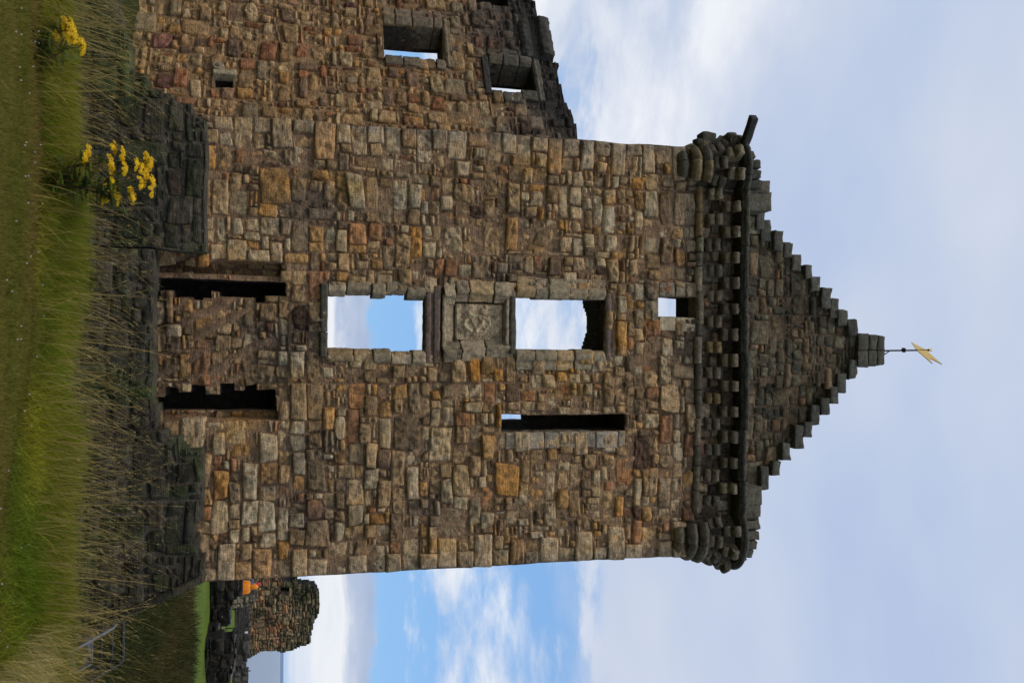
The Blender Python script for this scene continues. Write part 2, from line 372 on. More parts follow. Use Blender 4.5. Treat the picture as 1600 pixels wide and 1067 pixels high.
    for di, dj, e0, e1 in ((-1, 0, (0, 0), (0, 1)), (1, 0, (1, 1), (1, 0)), (0, -1, (1, 0), (0, 0)), (0, 1, (0, 1), (1, 1))):
        sel = mask & ~pad[1+di:nv+1+di, 1+dj:nu+1+dj]
        a, b = np.nonzero(sel); va = (a+e0[0])*W1+b+e0[1]; vb = (a+e1[0])*W1+b+e1[1]
        eq.append(np.stack([va, vb, vb+nV, va+nV], 1))
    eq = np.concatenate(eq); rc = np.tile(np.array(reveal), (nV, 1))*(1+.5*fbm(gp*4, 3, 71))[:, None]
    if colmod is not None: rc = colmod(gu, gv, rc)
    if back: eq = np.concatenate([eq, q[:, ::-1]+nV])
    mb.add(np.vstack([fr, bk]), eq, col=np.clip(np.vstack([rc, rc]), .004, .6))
    return mb

def poly_mask(nv, nu, cell, u0, v0, poly):
    gu, gv = np.meshgrid(u0+(np.arange(nu)+.5)*cell, v0+(np.arange(nv)+.5)*cell)
    ins = np.zeros(gu.shape, bool); n = len(poly)
    for i in range(n):
        (x1, y1), (x2, y2) = poly[i], poly[(i+1) % n]
        cr = ((y1 > gv) != (y2 > gv)) & (gu < (x2-x1)*(gv-y1)/((y2-y1) if y2 != y1 else 1e-9)+x1)
        ins ^= cr
    return ins
def blocks_along(mb, p0, p1, side, outd, prof, seg, r, pal, gapw=.012, wear=.008, jit=.006, colf=1.0, ends=True):
    """a moulding cut into separate blocks: closed profile (side, out) swept from p0 to p1"""
    p0 = np.asarray(p0, float); p1 = np.asarray(p1, float); L = np.linalg.norm(p1-p0); ax = (p1-p0)/L
    side = np.asarray(side, float); outd = np.asarray(outd, float); s = 0.0
    prof = np.asarray(prof, float); k0 = len(mb.v)
    while s < L-.02:
        e = min(L, s+seg*r.uniform(.65, 1.4))
        if L-e < seg*.4: e = L
        a, b = s+gapw/2, e-gapw/2; col = pick(pal, r)*math.exp(r.normal(0, .12))*colf
        o = r.normal(0, jit, 2); m = max(3, int((b-a)/.05)+2)
        tt = np.concatenate([[a, a+.006], np.linspace(a+.02, b-.02, m), [b-.006, b]])
        sc = np.concatenate([[.93, .985], np.ones(m), [.985, .93]])
        cen = prof.mean(0); ring = []
        for t, k in zip(tt, sc):
            q = cen+(prof-cen)*k; ring.append(p0+ax*t+np.outer(q[:, 0]+o[0], side)+np.outer(q[:, 1]+o[1], outd))
        ring = np.array(ring); mb.grid(ring, col, closed=True)
        for rg in (ring[0], ring[-1]):
            n = len(rg); mb.add(np.vstack([rg, rg.mean(0)]), t=[[i, (i+1) % n, n] for i in range(n)], col=col)
        s = e
    mb.wear(wear, 13, 5, k0)
def dense(prof, step=.025):
    o = []
    for i in range(len(prof)):
        a = np.array(prof[i], float); b = np.array(prof[(i+1) % len(prof)], float); n = max(1, int(np.linalg.norm(b-a)/step))
        for k in range(n): o.append(a+(b-a)*k/n)
    return o

# ================================================================== THE TOWER
YF, XL, XR = 16.0, -3.80, 4.11
tower = tag(empty('castle_tower', (0.15, YF, -1.2)), 'tall ruined sandstone gate tower with a crow-stepped gable and two big open windows', 'tower')
def part(mb, name, mat, root, parent=None):
    """link a mesh under its thing: geometry is made in world space and moved into the root's"""
    o = mb.build(name, mat, parent or root)
    o.data.transform(Matrix.Translation(-Vector(root.location))); return o
def T(x, y): p = U(x, y, Y=YF); return p[0], p[2]
def trect(x0, y0, x1, y1):
    a = T(x0, y0); b = T(x1, y1); return a[0], b[0], a[1], b[1]       # X left, X right, Z low, Z high
CELL = .04; V0 = -2.0; nu, nv = int(round((XR-XL)/CELL)), int(round((10.03-V0)/CELL))
mask = np.ones((nv, nu), bool)
def cells(rc): return (int(round((rc[0]-XL)/CELL)), int(round((rc[1]-XL)/CELL)), int(round((rc[2]-V0)/CELL)), int(round((rc[3]-V0)/CELL)))
W1 = trect(512, 457, 690, 551); W2 = trect(806, 464, 945, 549); W3 = trect(1029, 462, 1086, 497); W4 = trect(781, 648, 976, 673)
D1 = trect(150, 430, 446, 456); D2 = trect(150, 620, 432, 640); PN = trect(690, 448, 803, 556)
for rc in (W1, W2, W3, W4, D1, D2, PN):
    a, b, c, d = cells(rc); mask[c:d, a:b] = False
rr = np.random.default_rng(4)
a, b, c, d = cells(D2)                                                 # ragged edges of the rough infill between the two slots
k = c
while k < d:
    h_ = int(rr.integers(4, 8)); mask[k:min(k+h_, d), a-int(rr.integers(0, 7)):a] = False; k += h_
a, b, c, d = cells(D1); k = c
while k < d:
    h_ = int(rr.integers(3, 7)); mask[k:min(k+h_, d), b:b+int(rr.integers(0, 5))] = False; k += h_
a, b, c, d = cells(W1); k = c                                          # broken jambs of the lower window
while k < d-14:
    h_ = int(rr.integers(4, 8)); mask[k:min(k+h_, d), b:b+int(rr.integers(0, 2))] = False
    mask[k:min(k+h_, d), a-int(rr.integers(0, 2)):a] = False; k += h_
fixed = []
def course(c0, r0, r1, side, wlo, whi, hs=(7, 8, 9)):
    k, alt = r0, 0
    while k < r1-3:
        h_ = int(rr.choice(hs)); h_ = min(h_, r1-k); w_ = int(rr.integers(whi-5, whi+1)) if alt else int(rr.integers(wlo, wlo+4)); alt ^= 1
        fixed.append((c0 if side > 0 else c0-w_, k, w_, h_)); k += h_
zz = lambda z: int(round((z-V0)/CELL))
course(0, zz(.3), zz(9.2), 1, 6, 17); course(nu, zz(.1), zz(9.2), -1, 6, 17)
for rc, wl, wh in ((W1, 5, 12), (W2, 6, 12), (W4, 6, 11)):
    a, b, c, d = cells(rc)
    course(b, c-(0 if rc is not W4 else 2), d, 1, wl, wh, (6, 7, 8))
    if rc is not W4: course(a, c, d, -1, wl, wh, (6, 7, 8))
a, b, c, d = cells(trect(250, 405, 446, 430)); course(a, zz(.25), d, -1, 5, 10)
a, b, c, d = cells(trect(250, 640, 430, 655)); course(b, zz(.2), d, 1, 5, 11)
J1 = trect(150, 405, 446, 430); J2 = trect(150, 640, 432, 655)
def depthf(u, v):
    for J, dd in ((J1, -.34), (J2, -.40)):
        if J[0]-.01 < u < J[1]+.01 and v < J[3]: return dd
    if D1[1] < u < D2[0] and v < 1.55: return -.05-.09*sstep(1.55, .9, v)*abs(math.sin(u*9+v*5))
    return .02 if v > 9.42 else 0.0
# keep the rebates as separate strips: break the packing at their edges
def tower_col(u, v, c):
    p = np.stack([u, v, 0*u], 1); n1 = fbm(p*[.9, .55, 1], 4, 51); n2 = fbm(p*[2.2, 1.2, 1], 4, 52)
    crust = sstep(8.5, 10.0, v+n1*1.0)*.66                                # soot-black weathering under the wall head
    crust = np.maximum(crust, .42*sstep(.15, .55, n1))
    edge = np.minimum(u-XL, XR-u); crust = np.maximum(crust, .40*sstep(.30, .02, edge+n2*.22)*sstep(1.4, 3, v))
    foot_dark = sstep(.7, -.5, v+n2*.35)*.26  # darker towards the foot of the wall, with a noisy edge
    c = c*(1-.80*crust)[:, None]*(1-foot_dark)[:, None]
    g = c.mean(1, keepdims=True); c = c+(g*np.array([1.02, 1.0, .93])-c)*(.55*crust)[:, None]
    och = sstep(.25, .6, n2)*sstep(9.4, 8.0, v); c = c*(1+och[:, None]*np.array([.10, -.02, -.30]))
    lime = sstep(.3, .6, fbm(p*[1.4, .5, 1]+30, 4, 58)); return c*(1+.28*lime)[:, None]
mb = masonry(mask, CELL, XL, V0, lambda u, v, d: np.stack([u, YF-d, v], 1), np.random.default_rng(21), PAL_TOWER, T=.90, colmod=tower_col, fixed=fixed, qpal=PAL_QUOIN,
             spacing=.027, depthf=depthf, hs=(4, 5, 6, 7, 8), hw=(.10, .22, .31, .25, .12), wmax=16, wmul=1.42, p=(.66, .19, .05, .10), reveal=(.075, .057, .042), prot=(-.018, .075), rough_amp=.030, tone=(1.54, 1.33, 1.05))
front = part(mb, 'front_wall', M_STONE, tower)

# returns of the tower to left and right
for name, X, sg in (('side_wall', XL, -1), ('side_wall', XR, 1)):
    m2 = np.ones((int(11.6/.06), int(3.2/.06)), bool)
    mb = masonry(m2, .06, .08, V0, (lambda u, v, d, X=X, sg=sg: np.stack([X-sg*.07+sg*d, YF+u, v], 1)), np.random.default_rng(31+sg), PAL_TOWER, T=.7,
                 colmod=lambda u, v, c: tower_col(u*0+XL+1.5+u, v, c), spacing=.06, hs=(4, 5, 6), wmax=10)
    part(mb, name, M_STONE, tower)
# dark masonry closing the slots from behind
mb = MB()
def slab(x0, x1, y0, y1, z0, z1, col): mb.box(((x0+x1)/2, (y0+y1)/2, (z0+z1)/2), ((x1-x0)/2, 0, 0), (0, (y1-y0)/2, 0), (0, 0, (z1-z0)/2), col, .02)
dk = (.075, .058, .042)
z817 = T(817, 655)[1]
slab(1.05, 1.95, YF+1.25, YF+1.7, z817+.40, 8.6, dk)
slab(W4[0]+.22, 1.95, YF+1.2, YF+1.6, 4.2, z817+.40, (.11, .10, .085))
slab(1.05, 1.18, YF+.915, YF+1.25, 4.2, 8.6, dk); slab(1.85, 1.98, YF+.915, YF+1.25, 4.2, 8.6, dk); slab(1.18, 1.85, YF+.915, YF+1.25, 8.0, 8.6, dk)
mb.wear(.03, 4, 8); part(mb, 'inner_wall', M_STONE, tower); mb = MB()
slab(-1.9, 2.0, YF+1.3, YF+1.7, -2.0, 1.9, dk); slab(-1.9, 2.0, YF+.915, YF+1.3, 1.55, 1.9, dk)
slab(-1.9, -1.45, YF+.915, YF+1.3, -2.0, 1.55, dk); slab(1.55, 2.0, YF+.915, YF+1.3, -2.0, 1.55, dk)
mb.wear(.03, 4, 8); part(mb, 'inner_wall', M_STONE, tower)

# ---- window dressings and the carved panel
ry = np.random.default_rng(8)
OUT = np.array([0, -1.0, 0]); UPV = np.array([0, 0, 1.0]); RT = np.array([1.0, 0, 0])
roll = lambda wd, ins, pr: dense([(-.02, -ins), (-.02, pr*.2), (wd*.16, pr*.75), (wd*.30, pr), (wd*.46, pr*.8), (wd*.56, pr*.30), (wd*.66, pr*.22), (wd*.76, pr*.42), (wd, pr*.30), (wd, -ins)], .02)
def P3(X, Z, o=0.0): return np.array([X, YF-o, Z])
PALJ = [((.38, .29, .18), 4), ((.32, .25, .155), 4), ((.40, .27, .135), 2), ((.27, .22, .15), 3)]
PALB = [((.23, .15, .105), 3), ((.20, .135, .10), 3)]
def frame(name): return part(MB(), name, M_TRIM, tower)
def trim(mb, name, parent): return part(mb, name, M_TRIM, tower, parent)
# lower window: brown moulded lintel, thin dark sill, jambs with a worn chamfer
mb = MB(); blocks_along(mb, P3(W1[0]-.17, T(664, 500)[1]), P3(W1[1]+.19, T(664, 500)[1]), UPV, OUT,
                        dense([(0, -.28), (0, .02), (.03, .045), (.09, .05), (.11, .02), (.15, .02), (.17, .05), (.25, .055), (.28, .03), (.28, -.28)], .015), 5, ry, PALB, wear=.012)
win1 = part(mb, 'window_frame', M_TRIM, tower)
mb = MB(); blocks_along(mb, P3(W1[0]-.16, T(499, 500)[1]), P3(W1[1]+.10, T(499, 500)[1]), UPV, OUT, dense([(0, -.3), (0, .05), (.03, .07), (.11, .07), (.135, .03), (.135, -.3)], .02), .9, ry, [((.085, .075, .05), 1)]); trim(mb, 'sill', win1)
for X, sd in ((W1[0], -RT), (W1[1], RT)):
    mb = MB(); blocks_along(mb, P3(X, W1[2]), P3(X, W1[3]-.29), sd, OUT, dense([(-.03, -.45), (-.03, -.05), (.02, .03), (.06, .06), (.18, .05), (.22, -.02), (.22, -.45)], .025), .33, ry, PALJ, gapw=.02, wear=.02, jit=.022)
    trim(mb, 'jamb', win1)
# upper window
mb = MB(); blocks_along(mb, P3(W2[0]-.12, W2[3]+.0), P3(W2[1]+.16, W2[3]+.0), UPV, OUT, dense([(-.01, -.3), (-.01, .03), (.03, .055), (.08, .055), (.10, .02), (.16, .03), (.18, -.3)], .015), 5, ry, PALB, wear=.012)
win2 = part(mb, 'window_frame', M_TRIM, tower)
for X, sd in ((W2[0], -RT), (W2[1], RT)):
    mb = MB(); blocks_along(mb, P3(X, W2[2]), P3(X, W2[3]-.0), sd, OUT, dense(roll(.36, .4, .085), .02), .33, ry, PALJ, gapw=.014, wear=.01, jit=.01)
    trim(mb, 'jamb', win2)
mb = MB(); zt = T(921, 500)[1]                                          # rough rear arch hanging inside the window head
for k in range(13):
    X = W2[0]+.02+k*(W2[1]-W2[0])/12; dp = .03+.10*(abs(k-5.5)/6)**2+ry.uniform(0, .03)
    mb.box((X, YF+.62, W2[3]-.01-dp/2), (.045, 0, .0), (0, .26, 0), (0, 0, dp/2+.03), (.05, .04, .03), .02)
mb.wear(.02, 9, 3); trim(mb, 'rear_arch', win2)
# small top window
mb = MB(); blocks_along(mb, P3(W3[0]-.10, W3[3]+.0), P3(W3[1]+.12, W3[3]+.0), UPV, OUT, dense([(0, -.3), (0, .03), (.05, .10), (.13, .09), (.17, .03), (.17, -.3)], .02), 5, ry, [((.24, .19, .12), 1)])
win3 = part(mb, 'window_frame', M_TRIM, tower)
mb = MB(); blocks_along(mb, P3(W3[0]-.18, W3[2]-.15), P3(W3[1]+.08, W3[2]-.15), UPV, OUT, dense([(0, -.3), (0, .03), (.13, .03), (.15, -.3)], .02), .6, ry, PALJ); trim(mb, 'sill', win3)
for X, sd in ((W3[0], -RT), (W3[1], RT)):
    mb = MB(); blocks_along(mb, P3(X, W3[2]), P3(X, W3[3]), sd, OUT, dense([(-.01, -.4), (-.01, .02), (.02, .035), (.26, .04), (.28, -.4)], .025), .36, ry, PALJ, wear=.012); trim(mb, 'jamb', win3)
# slot window: dressed stones down its right side
mb = MB(); blocks_along(mb, P3(W4[1], W4[2]+.1), P3(W4[1], W4[3]), RT, OUT, dense([(0, -.5), (0, .02), (.02, .035), (.30, .035), (.32, -.5)], .03), .34, ry, PAL_QUOIN, wear=.014, colf=.9)
win4 = part(mb, 'window_frame', M_TRIM, tower)
# carved heraldic panel between the two windows
panel = part(MB(), 'carved_panel', M_TRIM, tower)
px0, px1, pz0, pz1 = PN
mb = MB()
gx = np.linspace(px0-.02, px1+.02, 40); gz = np.linspace(pz0, pz1, 60); A, B = np.meshgrid(gx, gz)
dd = -.14+.012*fbm(np.stack([A.ravel()*8, B.ravel()*8, A.ravel()*0], 1), 3, 3).reshape(A.shape)
mb.grid(np.stack([A, YF-dd, B], -1), (.15, .115, .085)); trim(mb, 'back_plate', panel)
mb = MB(); rx0, rx1, rz0, rz1 = trect(712, 474, 787, 533); n1, n2 = 110, 140
gx = np.linspace(rx0, rx1, n1); gz = np.linspace(rz0, rz1, n2); A, B = np.meshgrid(gx, gz); ua = (A-rx0)/(rx1-rx0)*2-1; ub = (B-rz0)/(rz1-rz0)*2-1
q = np.stack([A.ravel(), B.ravel(), 0*A.ravel()], 1)
scroll = np.sin(9*np.hypot(ua+.35, ub-.35)+3*np.arctan2(ub-.35, ua+.35))*np.exp(-3*((np.abs(ua)-.65)**2))
shield = sstep(.52, .40, np.hypot(ua*1.05-.08, (ub+.12)*.85)); ring = np.exp(-((np.hypot(ua*1.05-.08, (ub+.12)*.85)-.45)/.06)**2)
lump = fbm(q*11, 4, 9).reshape(A.shape); fine = fbm(q*34, 3, 19).reshape(A.shape)
hgt = .020*shield+.022*ring+.016*scroll*(1-shield)+.017*lump+.010*fine+.018*shield*np.sin(ub*16+3*lump)*np.cos(ua*7)
edge = np.minimum(1-np.abs(ua), 1-np.abs(ub)); hgt = (hgt+.03)*sstep(0, .07, edge)-.02
col = np.array([.40, .30, .18])*(1+.25*lump+.25*fine)[..., None]*(1+6*(hgt[..., None]-.01))
mb.grid(np.stack([A, YF+.05-hgt, B], -1), np.clip(col, .03, .5)); trim(mb, 'worn_relief', panel)
for X, sd in ((T(740, 452)[0], RT), (T(740, 551)[0], -RT)):
    mb = MB(); zA = pz0+.03; blocks_along(mb, P3(X, zA), P3(X, pz1-.02), sd, OUT, dense([(-.13, -.15), (-.13, .03), (-.02, .07), (.06, .10), (.11, .09), (.13, .03), (.16, .02), (.21, -.02), (.25, -.02), (.265, -.14)], .02), .34, ry, PALJ, gapw=.02, wear=.032, jit=.02)
    trim(mb, 'panel_jamb', panel)
mb = MB(); blocks_along(mb, P3(px0+.14, T(697, 500)[1]), P3(px1-.14, T(697, 500)[1]), UPV, OUT, dense([(-.07, -.14), (-.07, .05), (-.02, .06), (.0, .0), (.14, -.06), (.19, -.13)], .02), .95, ry, PALJ, wear=.014); trim(mb, 'panel_ledge', panel)
mb = MB(); blocks_along(mb, P3(px0+.20, T(785, 500)[1]), P3(px1-.2, T(785, 500)[1]), UPV, OUT, dense([(0, -.13), (.01, -.03), (.05, .06), (.10, .06), (.13, .0), (.17, -.13)], .02), .9, ry, PALJ, wear=.012)
trim(mb, 'panel_hood', panel)
mb = MB(); blocks_along(mb, P3(W2[0]-.08, T(795, 500)[1]), P3(W2[1]+.06, T(795, 500)[1]), UPV, OUT, dense([(0, -.3), (0, .03), (.04, .07), (.12, .06), (.14, -.3)], .02), .95, ry, [((.08, .068, .05), 1)]); trim(mb, 'sill', win2)

# arch of rough voussoirs above the upper window
# ---- wall head: string course, chequered corbels, cornice, round corner turrets
CL, CR = np.array([XL+.40, YF+.20]), np.array([XR-.38, YF+.20])
PALK = [((.19, .15, .098), 6), ((.14, .115, .078), 6), ((.26, .21, .13), 3), ((.20, .135, .06), 1.5), ((.25, .21, .145), 1)]
def arc(Cn, rad, deg, z):
    a = R(deg); return np.array([Cn[0]+rad*math.cos(a), Cn[1]-rad*math.sin(a), z])       # 90 = towards the camera, 180 = left
def arc_blocks(mb, Cn, rad, a0, a1, z, prof, step, r, pal, gapw=.006, wear=.012, jit=.006):
    """a moulding bent round the turret, cut into curved blocks"""
    n = max(1, int(round(abs(a1-a0)/step))); prof = np.asarray(prof, float); cen = prof.mean(0); k0 = len(mb.v); sg = 1 if a1 > a0 else -1
    cuts = [a0+(a1-a0)*(i+(r.uniform(-.2, .2) if 0 < i < n else 0))/n for i in range(n+1)]
    for i in range(n):
        g_ = math.degrees(gapw/2/rad)*sg; b0, b1 = cuts[i]+g_, cuts[i+1]-g_; m = max(4, int(abs(b1-b0)/5)); e_ = 1.0*sg
        aa = np.concatenate([[b0, b0+e_*.6], np.linspace(b0+2*e_, b1-2*e_, m), [b1-e_*.6, b1]]); sc = np.concatenate([[.93, .985], np.ones(m), [.985, .93]])
        col = pick(pal, r)*math.exp(r.normal(0, .12)); o = r.normal(0, jit, 2); ring = []
        for a, k in zip(aa, sc):
            q = cen+(prof-cen)*k; d = np.array([math.cos(R(a)), -math.sin(R(a)), 0])
            ring.append(np.array([Cn[0], Cn[1], z])+np.outer(q[:, 0]+o[0], [0, 0, 1.0])+np.outer(rad+q[:, 1]+o[1], d))
        mb.grid(np.array(ring), col, closed=True)
        for rg in (ring[0], ring[-1]):
            c_ = len(rg); mb.add(np.vstack([rg, rg.mean(0)]), t=[[q, (q+1) % c_, c_] for q in range(c_)], col=col)
    mb.wear(wear, 11, 5, k0)
sp = dense([(0, -.12), (0, .05), (.03, .10), (.08, .12), (.13, .09), (.15, .03), (.17, -.12)], .02)
mb = MB(); blocks_along(mb, np.array([CL[0]+.35, YF, 9.20]), np.array([CR[0]-.45, YF, 9.20]), UPV, OUT, sp, .42, ry, PALK, gapw=.02, wear=.02, jit=.012); part(mb, 'string_course', M_TRIM, tower)
cp = dense([(0, -.45), (0, -.02), (.03, .02), (.05, .06), (.10, .075), (.13, .05), (.13, -.45)], .02)
mb = MB(); blocks_along(mb, np.array([CL[0]+.44, YF-.36, 10.02]), np.array([CR[0]-.44, YF-.36, 10.02]), UPV, OUT, cp, 1.1, ry, [((.06, .056, .045), 1), ((.095, .085, .06), 1)], gapw=.012, wear=.026, jit=.01)
for Cn, a0, a1 in ((CL, 30, 215), (CR, 150, -35)): arc_blocks(mb, Cn, .66, a0, a1, 10.02, cp, 46, ry, [((.06, .056, .045), 1), ((.075, .07, .055), 1)], gapw=.004, wear=.012)
part(mb, 'cornice', M_TRIM, tower)
def corbel(p, tan, out_, tier, rr_):
    z0, z1 = (9.42, 9.70) if tier == 0 else (9.70, 9.99); o0 = -.05; o1 = .19 if tier == 0 else .345; h_ = z1-z0
    pr = []
    for k in range(2):
        for t_ in np.linspace(-80, 80, 7):
            pr.append((o1*(.62+.38*k)-.055+.075*math.cos(R(t_)), z0+h_*(.25+.5*k)+h_*.25*math.sin(R(t_))))
    pr = [(o0, z0)]+pr+[(o0, z1)]
    mb = MB(); w_ = rr_.uniform(.098, .122)
    blocks_along(mb, p-tan*w_, p+tan*w_, out_, UPV, dense(pr, .03), 9, rr_, PALK, gapw=.004, wear=.022, jit=.012)
    part(mb, 'corbel', M_TRIM, tower)
xs = np.arange(CL[0]+.50, CR[0]-.45, .2475)
for i, X in enumerate(xs): corbel(np.array([X, YF-.02, 0]), RT, OUT, i % 2, ry)
for Cn, a0, a1, rb in ((CL, 48, 205, .40), (CR, 132, -25, .40)):
    n = 8
    for i in range(n):
        a = a0+(a1-a0)*(i+.5)/n; o = np.array([math.cos(R(a)), -math.sin(R(a)), 0]); tn = np.array([-o[1], o[0], 0])
        corbel(np.array([Cn[0], Cn[1], 0])+o*rb, tn, o, i % 2, ry)
for Cn, sgn, a0, a1 in ((CL, -1, 55, 190), (CR, 1, 125, -10)):
    mb0 = MB(); Rz = lambda v: .18+.26*sstep(8.62, 9.35, v)+.05*sstep(9.4, 10, v)
    m2 = np.ones((int((10.04-8.6)/.05), int(2*math.pi*.45/.05)), bool)
    mb = masonry(m2, .05, 0, 8.6, (lambda u, v, d, Cn=Cn: np.stack([Cn[0]+(Rz(v)+d-.02)*np.cos(u/.45), Cn[1]-(Rz(v)+d-.02)*np.sin(u/.45), v], 1)), np.random.default_rng(61+sgn),
                 [((.10, .085, .06), 5), ((.14, .105, .06), 3), ((.08, .07, .055), 4)], T=.12, spacing=.05, hs=(4, 5), wmax=7, back=False, warp=0.0, mortar=(.10, .08, .055), prot=(-.02, .015), rough_amp=.012)
    for k in range(1): mb.box((Cn[0], Cn[1], 10.07), (.44, 0, 0), (0, .44, 0), (0, 0, .05), (.07, .06, .05), .03)
    bz = part(mb, 'corner_turret', M_STONE, tower)
    mb = MB(); rp = dense([(-.03, -.15), (-.02, .01), (.03, .07), (.085, .095), (.14, .07), (.17, .03), (.18, -.15)], .02)
    for z, rd in ((8.82, .31), (9.06, .42), (9.27, .47)): arc_blocks(mb, Cn, rd, a0, a1, z, rp, 52, ry, [((.17, .135, .085), 2), ((.12, .10, .07), 2), ((.19, .14, .07), 1)], gapw=.006, wear=.012)
    part(mb, 'turret_moulding', M_TRIM, tower, bz)
    mb = MB()
    for i in range(8):                                                  # what is left of the turret's parapet
        a = (22 if sgn < 0 else 150)+(-sgn)*i*18.5; o = np.array([math.cos(R(a)), -math.sin(R(a)), 0]); tn = np.array([-o[1], o[0], 0])
        h_ = ([.52, .50, .30, .24, .22, .12, .08, .05] if sgn < 0 else [.34, .32, .30, .27, .24, .20, .10, .08])[i]*.5
        mb.box(np.array([Cn[0], Cn[1], 10.14+h_])+o*.52, tn*(.085), o*.12, UPV*h_, np.array([.095, .085, .062])*ry.uniform(.7, 1.2), .02)
    mb.wear(.022, 10, 6+sgn); part(mb, 'turret_parapet', M_TRIM, tower, bz)
for grp in (((-2.98, -2.60, .60), (-3.2, -2.95, .56)), ((2.78, 3.15, .46), (3.14, 3.37, .44), (3.36, 3.6, .40))):
    mb = MB()
    for x0, x1, h_ in grp: mb.box(((x0+x1)/2, YF+.06, 10.12+h_/2), ((x1-x0)/2, 0, 0), (0, .30, 0), (0, 0, h_/2), np.array([.13, .115, .08])*ry.uniform(.8, 1.2), .02)
    mb.wear(.02, 9, 16); part(mb, 'parapet', M_TRIM, tower)
mb = MB()                                                               # broken lump on the left turret
for k in range(7):
    p = U(1095+ry.uniform(0, 55), 212+ry.uniform(0, 22), Y=YF+.15); mb.box(p, RT*ry.uniform(.07, .13), OUT*.16, UPV*ry.uniform(.08, .14), np.array([.10, .085, .06])*ry.uniform(.7, 1.3), .03)
mb.wear(.05, 7, 12); part(mb, 'broken_corbel', M_TRIM, tower)
mb = MB(); a = U(1163, 226, Y=15.75); b = U(1178, 184, Y=15.35); ax = (b-a)/2; ay = np.cross(ax, UPV); ay = ay/np.linalg.norm(ay)*.075; az = np.cross(ax, ay); az = az/np.linalg.norm(az)*.075
mb.box((a+b)/2, ax*1.05, ay, az, (.045, .042, .036), .015); mb.wear(.012, 9, 4); part(mb, 'gargoyle_spout', M_TRIM, tower)

# ---- crow-stepped gable
YG = 16.42
G = lambda x, y: (lambda p: (p[0], p[2]))(U(x, y, Y=YG))
stepL = [(1191, 327), (1205, 344), (1221.5, 362), (1236, 380), (1252, 399), (1267, 416), (1281, 433), (1295, 451), (1309, 468), (1321, 486), (1335.5, 501)]
stepR = [(1335, 592), (1320, 612), (1308, 630), (1294, 646), (1279, 662.5), (1267, 682), (1251, 699), (1234, 719.6), (1217, 740), (1200, 763)]
poly = [(G(1140, 327)[0], 9.95)]; prev = None
for (x, y) in stepL: X, Z = G(x, y); poly += [(X, poly[-1][1]), (X, Z)]
X0c, Zc = G(1376, 523); X1c, _ = G(1376, 572)
poly += [(X0c, poly[-1][1]), (X0c, Zc), (X1c, Zc)]
for (x, y) in stepR: X, Z = G(x, y); poly += [(poly[-1][0], Z), (X, Z)]
poly += [(poly[-1][0], 9.95)]
gu0 = poly[0][0]-.1; gnu = int((poly[-1][0]+.1-gu0)/.04); gnv = int((Zc+.1-9.95)/.04)
gmask = poly_mask(gnv, gnu, .04, gu0, 9.95, poly)
xr = G(1250, 599)[0]
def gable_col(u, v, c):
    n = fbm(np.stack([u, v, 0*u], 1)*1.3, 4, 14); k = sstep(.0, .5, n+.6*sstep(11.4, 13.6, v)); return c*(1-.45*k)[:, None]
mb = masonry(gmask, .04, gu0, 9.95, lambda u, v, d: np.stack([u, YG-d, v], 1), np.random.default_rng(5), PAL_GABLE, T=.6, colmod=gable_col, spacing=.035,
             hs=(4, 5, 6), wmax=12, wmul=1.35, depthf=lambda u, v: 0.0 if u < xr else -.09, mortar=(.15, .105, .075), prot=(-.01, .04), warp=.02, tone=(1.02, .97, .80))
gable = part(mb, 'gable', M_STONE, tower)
pv = None
def crow(x, y, sgn, hpx):
    X, Z = G(x, y); h_ = G(x+hpx, y)[1]-Z; 
    mb = MB(); wd = ry.uniform(.14, .25); ex = ry.uniform(-.01, .045)
    mb.box((X+sgn*(wd-ex), YG+.29+ry.normal(0, .015), Z-h_*.5+ry.normal(0, .018)), RT*wd+UPV*ry.normal(0, .008), OUT*.36, UPV*(h_*.5+ry.uniform(-.01, .015)), np.array([.095, .088, .068])*ry.uniform(.75, 1.25), .025); mb.wear(.034, 8, int(x)); part(mb, 'crow_step', M_TRIM, tower, gable)
for (x, y) in stepL: crow(x, y, 1, 14.5)
for (x, y) in stepR: crow(x, y, -1, 14.5)
mb = MB(); xm, hw_ = (X0c+X1c)/2, (X1c-X0c)/2
for z0, z1, k in ((Zc-.62, Zc-.36, 1.07), (Zc-.36, Zc-.16, 1.0), (Zc-.16, Zc+.03, .93)):
    for s_ in (-1, 1): mb.box((xm+s_*hw_*k*.5, YG+.26, (z0+z1)/2), RT*hw_*k*.495, OUT*.38, UPV*(z1-z0)*.49, np.array([.105, .095, .068])*ry.uniform(.8, 1.2), .02)
mb.wear(.035, 7, 5); part(mb, 'chimney_cap', M_TRIM, tower)

# ---- weather vane
YV = YG+.05
vane = tag(empty('weather_vane', U(1379, 548, Y=YV)), 'gilded swallow-tailed weather vane on a thin iron rod above the gable', 'weather vane')
b0 = U(1374, 548, Y=YV); b1 = U(1455, 547, Y=YV)
mb = MB(); mb.tube([b0, b1], .018, 8); part(mb, 'pole', M_IRON, vane)
mb = MB(); mb.tube([U(1391, 547.5, Y=YV), U(1375, 559, Y=YV)], .011, 6); part(mb, 'brace', M_IRON, vane)
mb = MB(); c = U(1412, 547, Y=YV)
for a in range(4): mb.box(c+np.array([0, 0, .0]), RT*.05*math.cos(a*.8)+OUT*.05*math.sin(a*.8), OUT*.02, UPV*.018+RT*.02*math.sin(a), (1, 1, 1), .005)
mb.tube([c-UPV*.05, c-UPV*.02, c+UPV*.02, c+UPV*.05], [.02, .05, .05, .02], 8); part(mb, 'collar', M_IRON, vane)
mb = MB(); mb.tube([U(1451, 547, Y=YV), U(1455, 547, Y=YV)], .03, 8); part(mb, 'finial', M_GOLD, vane)
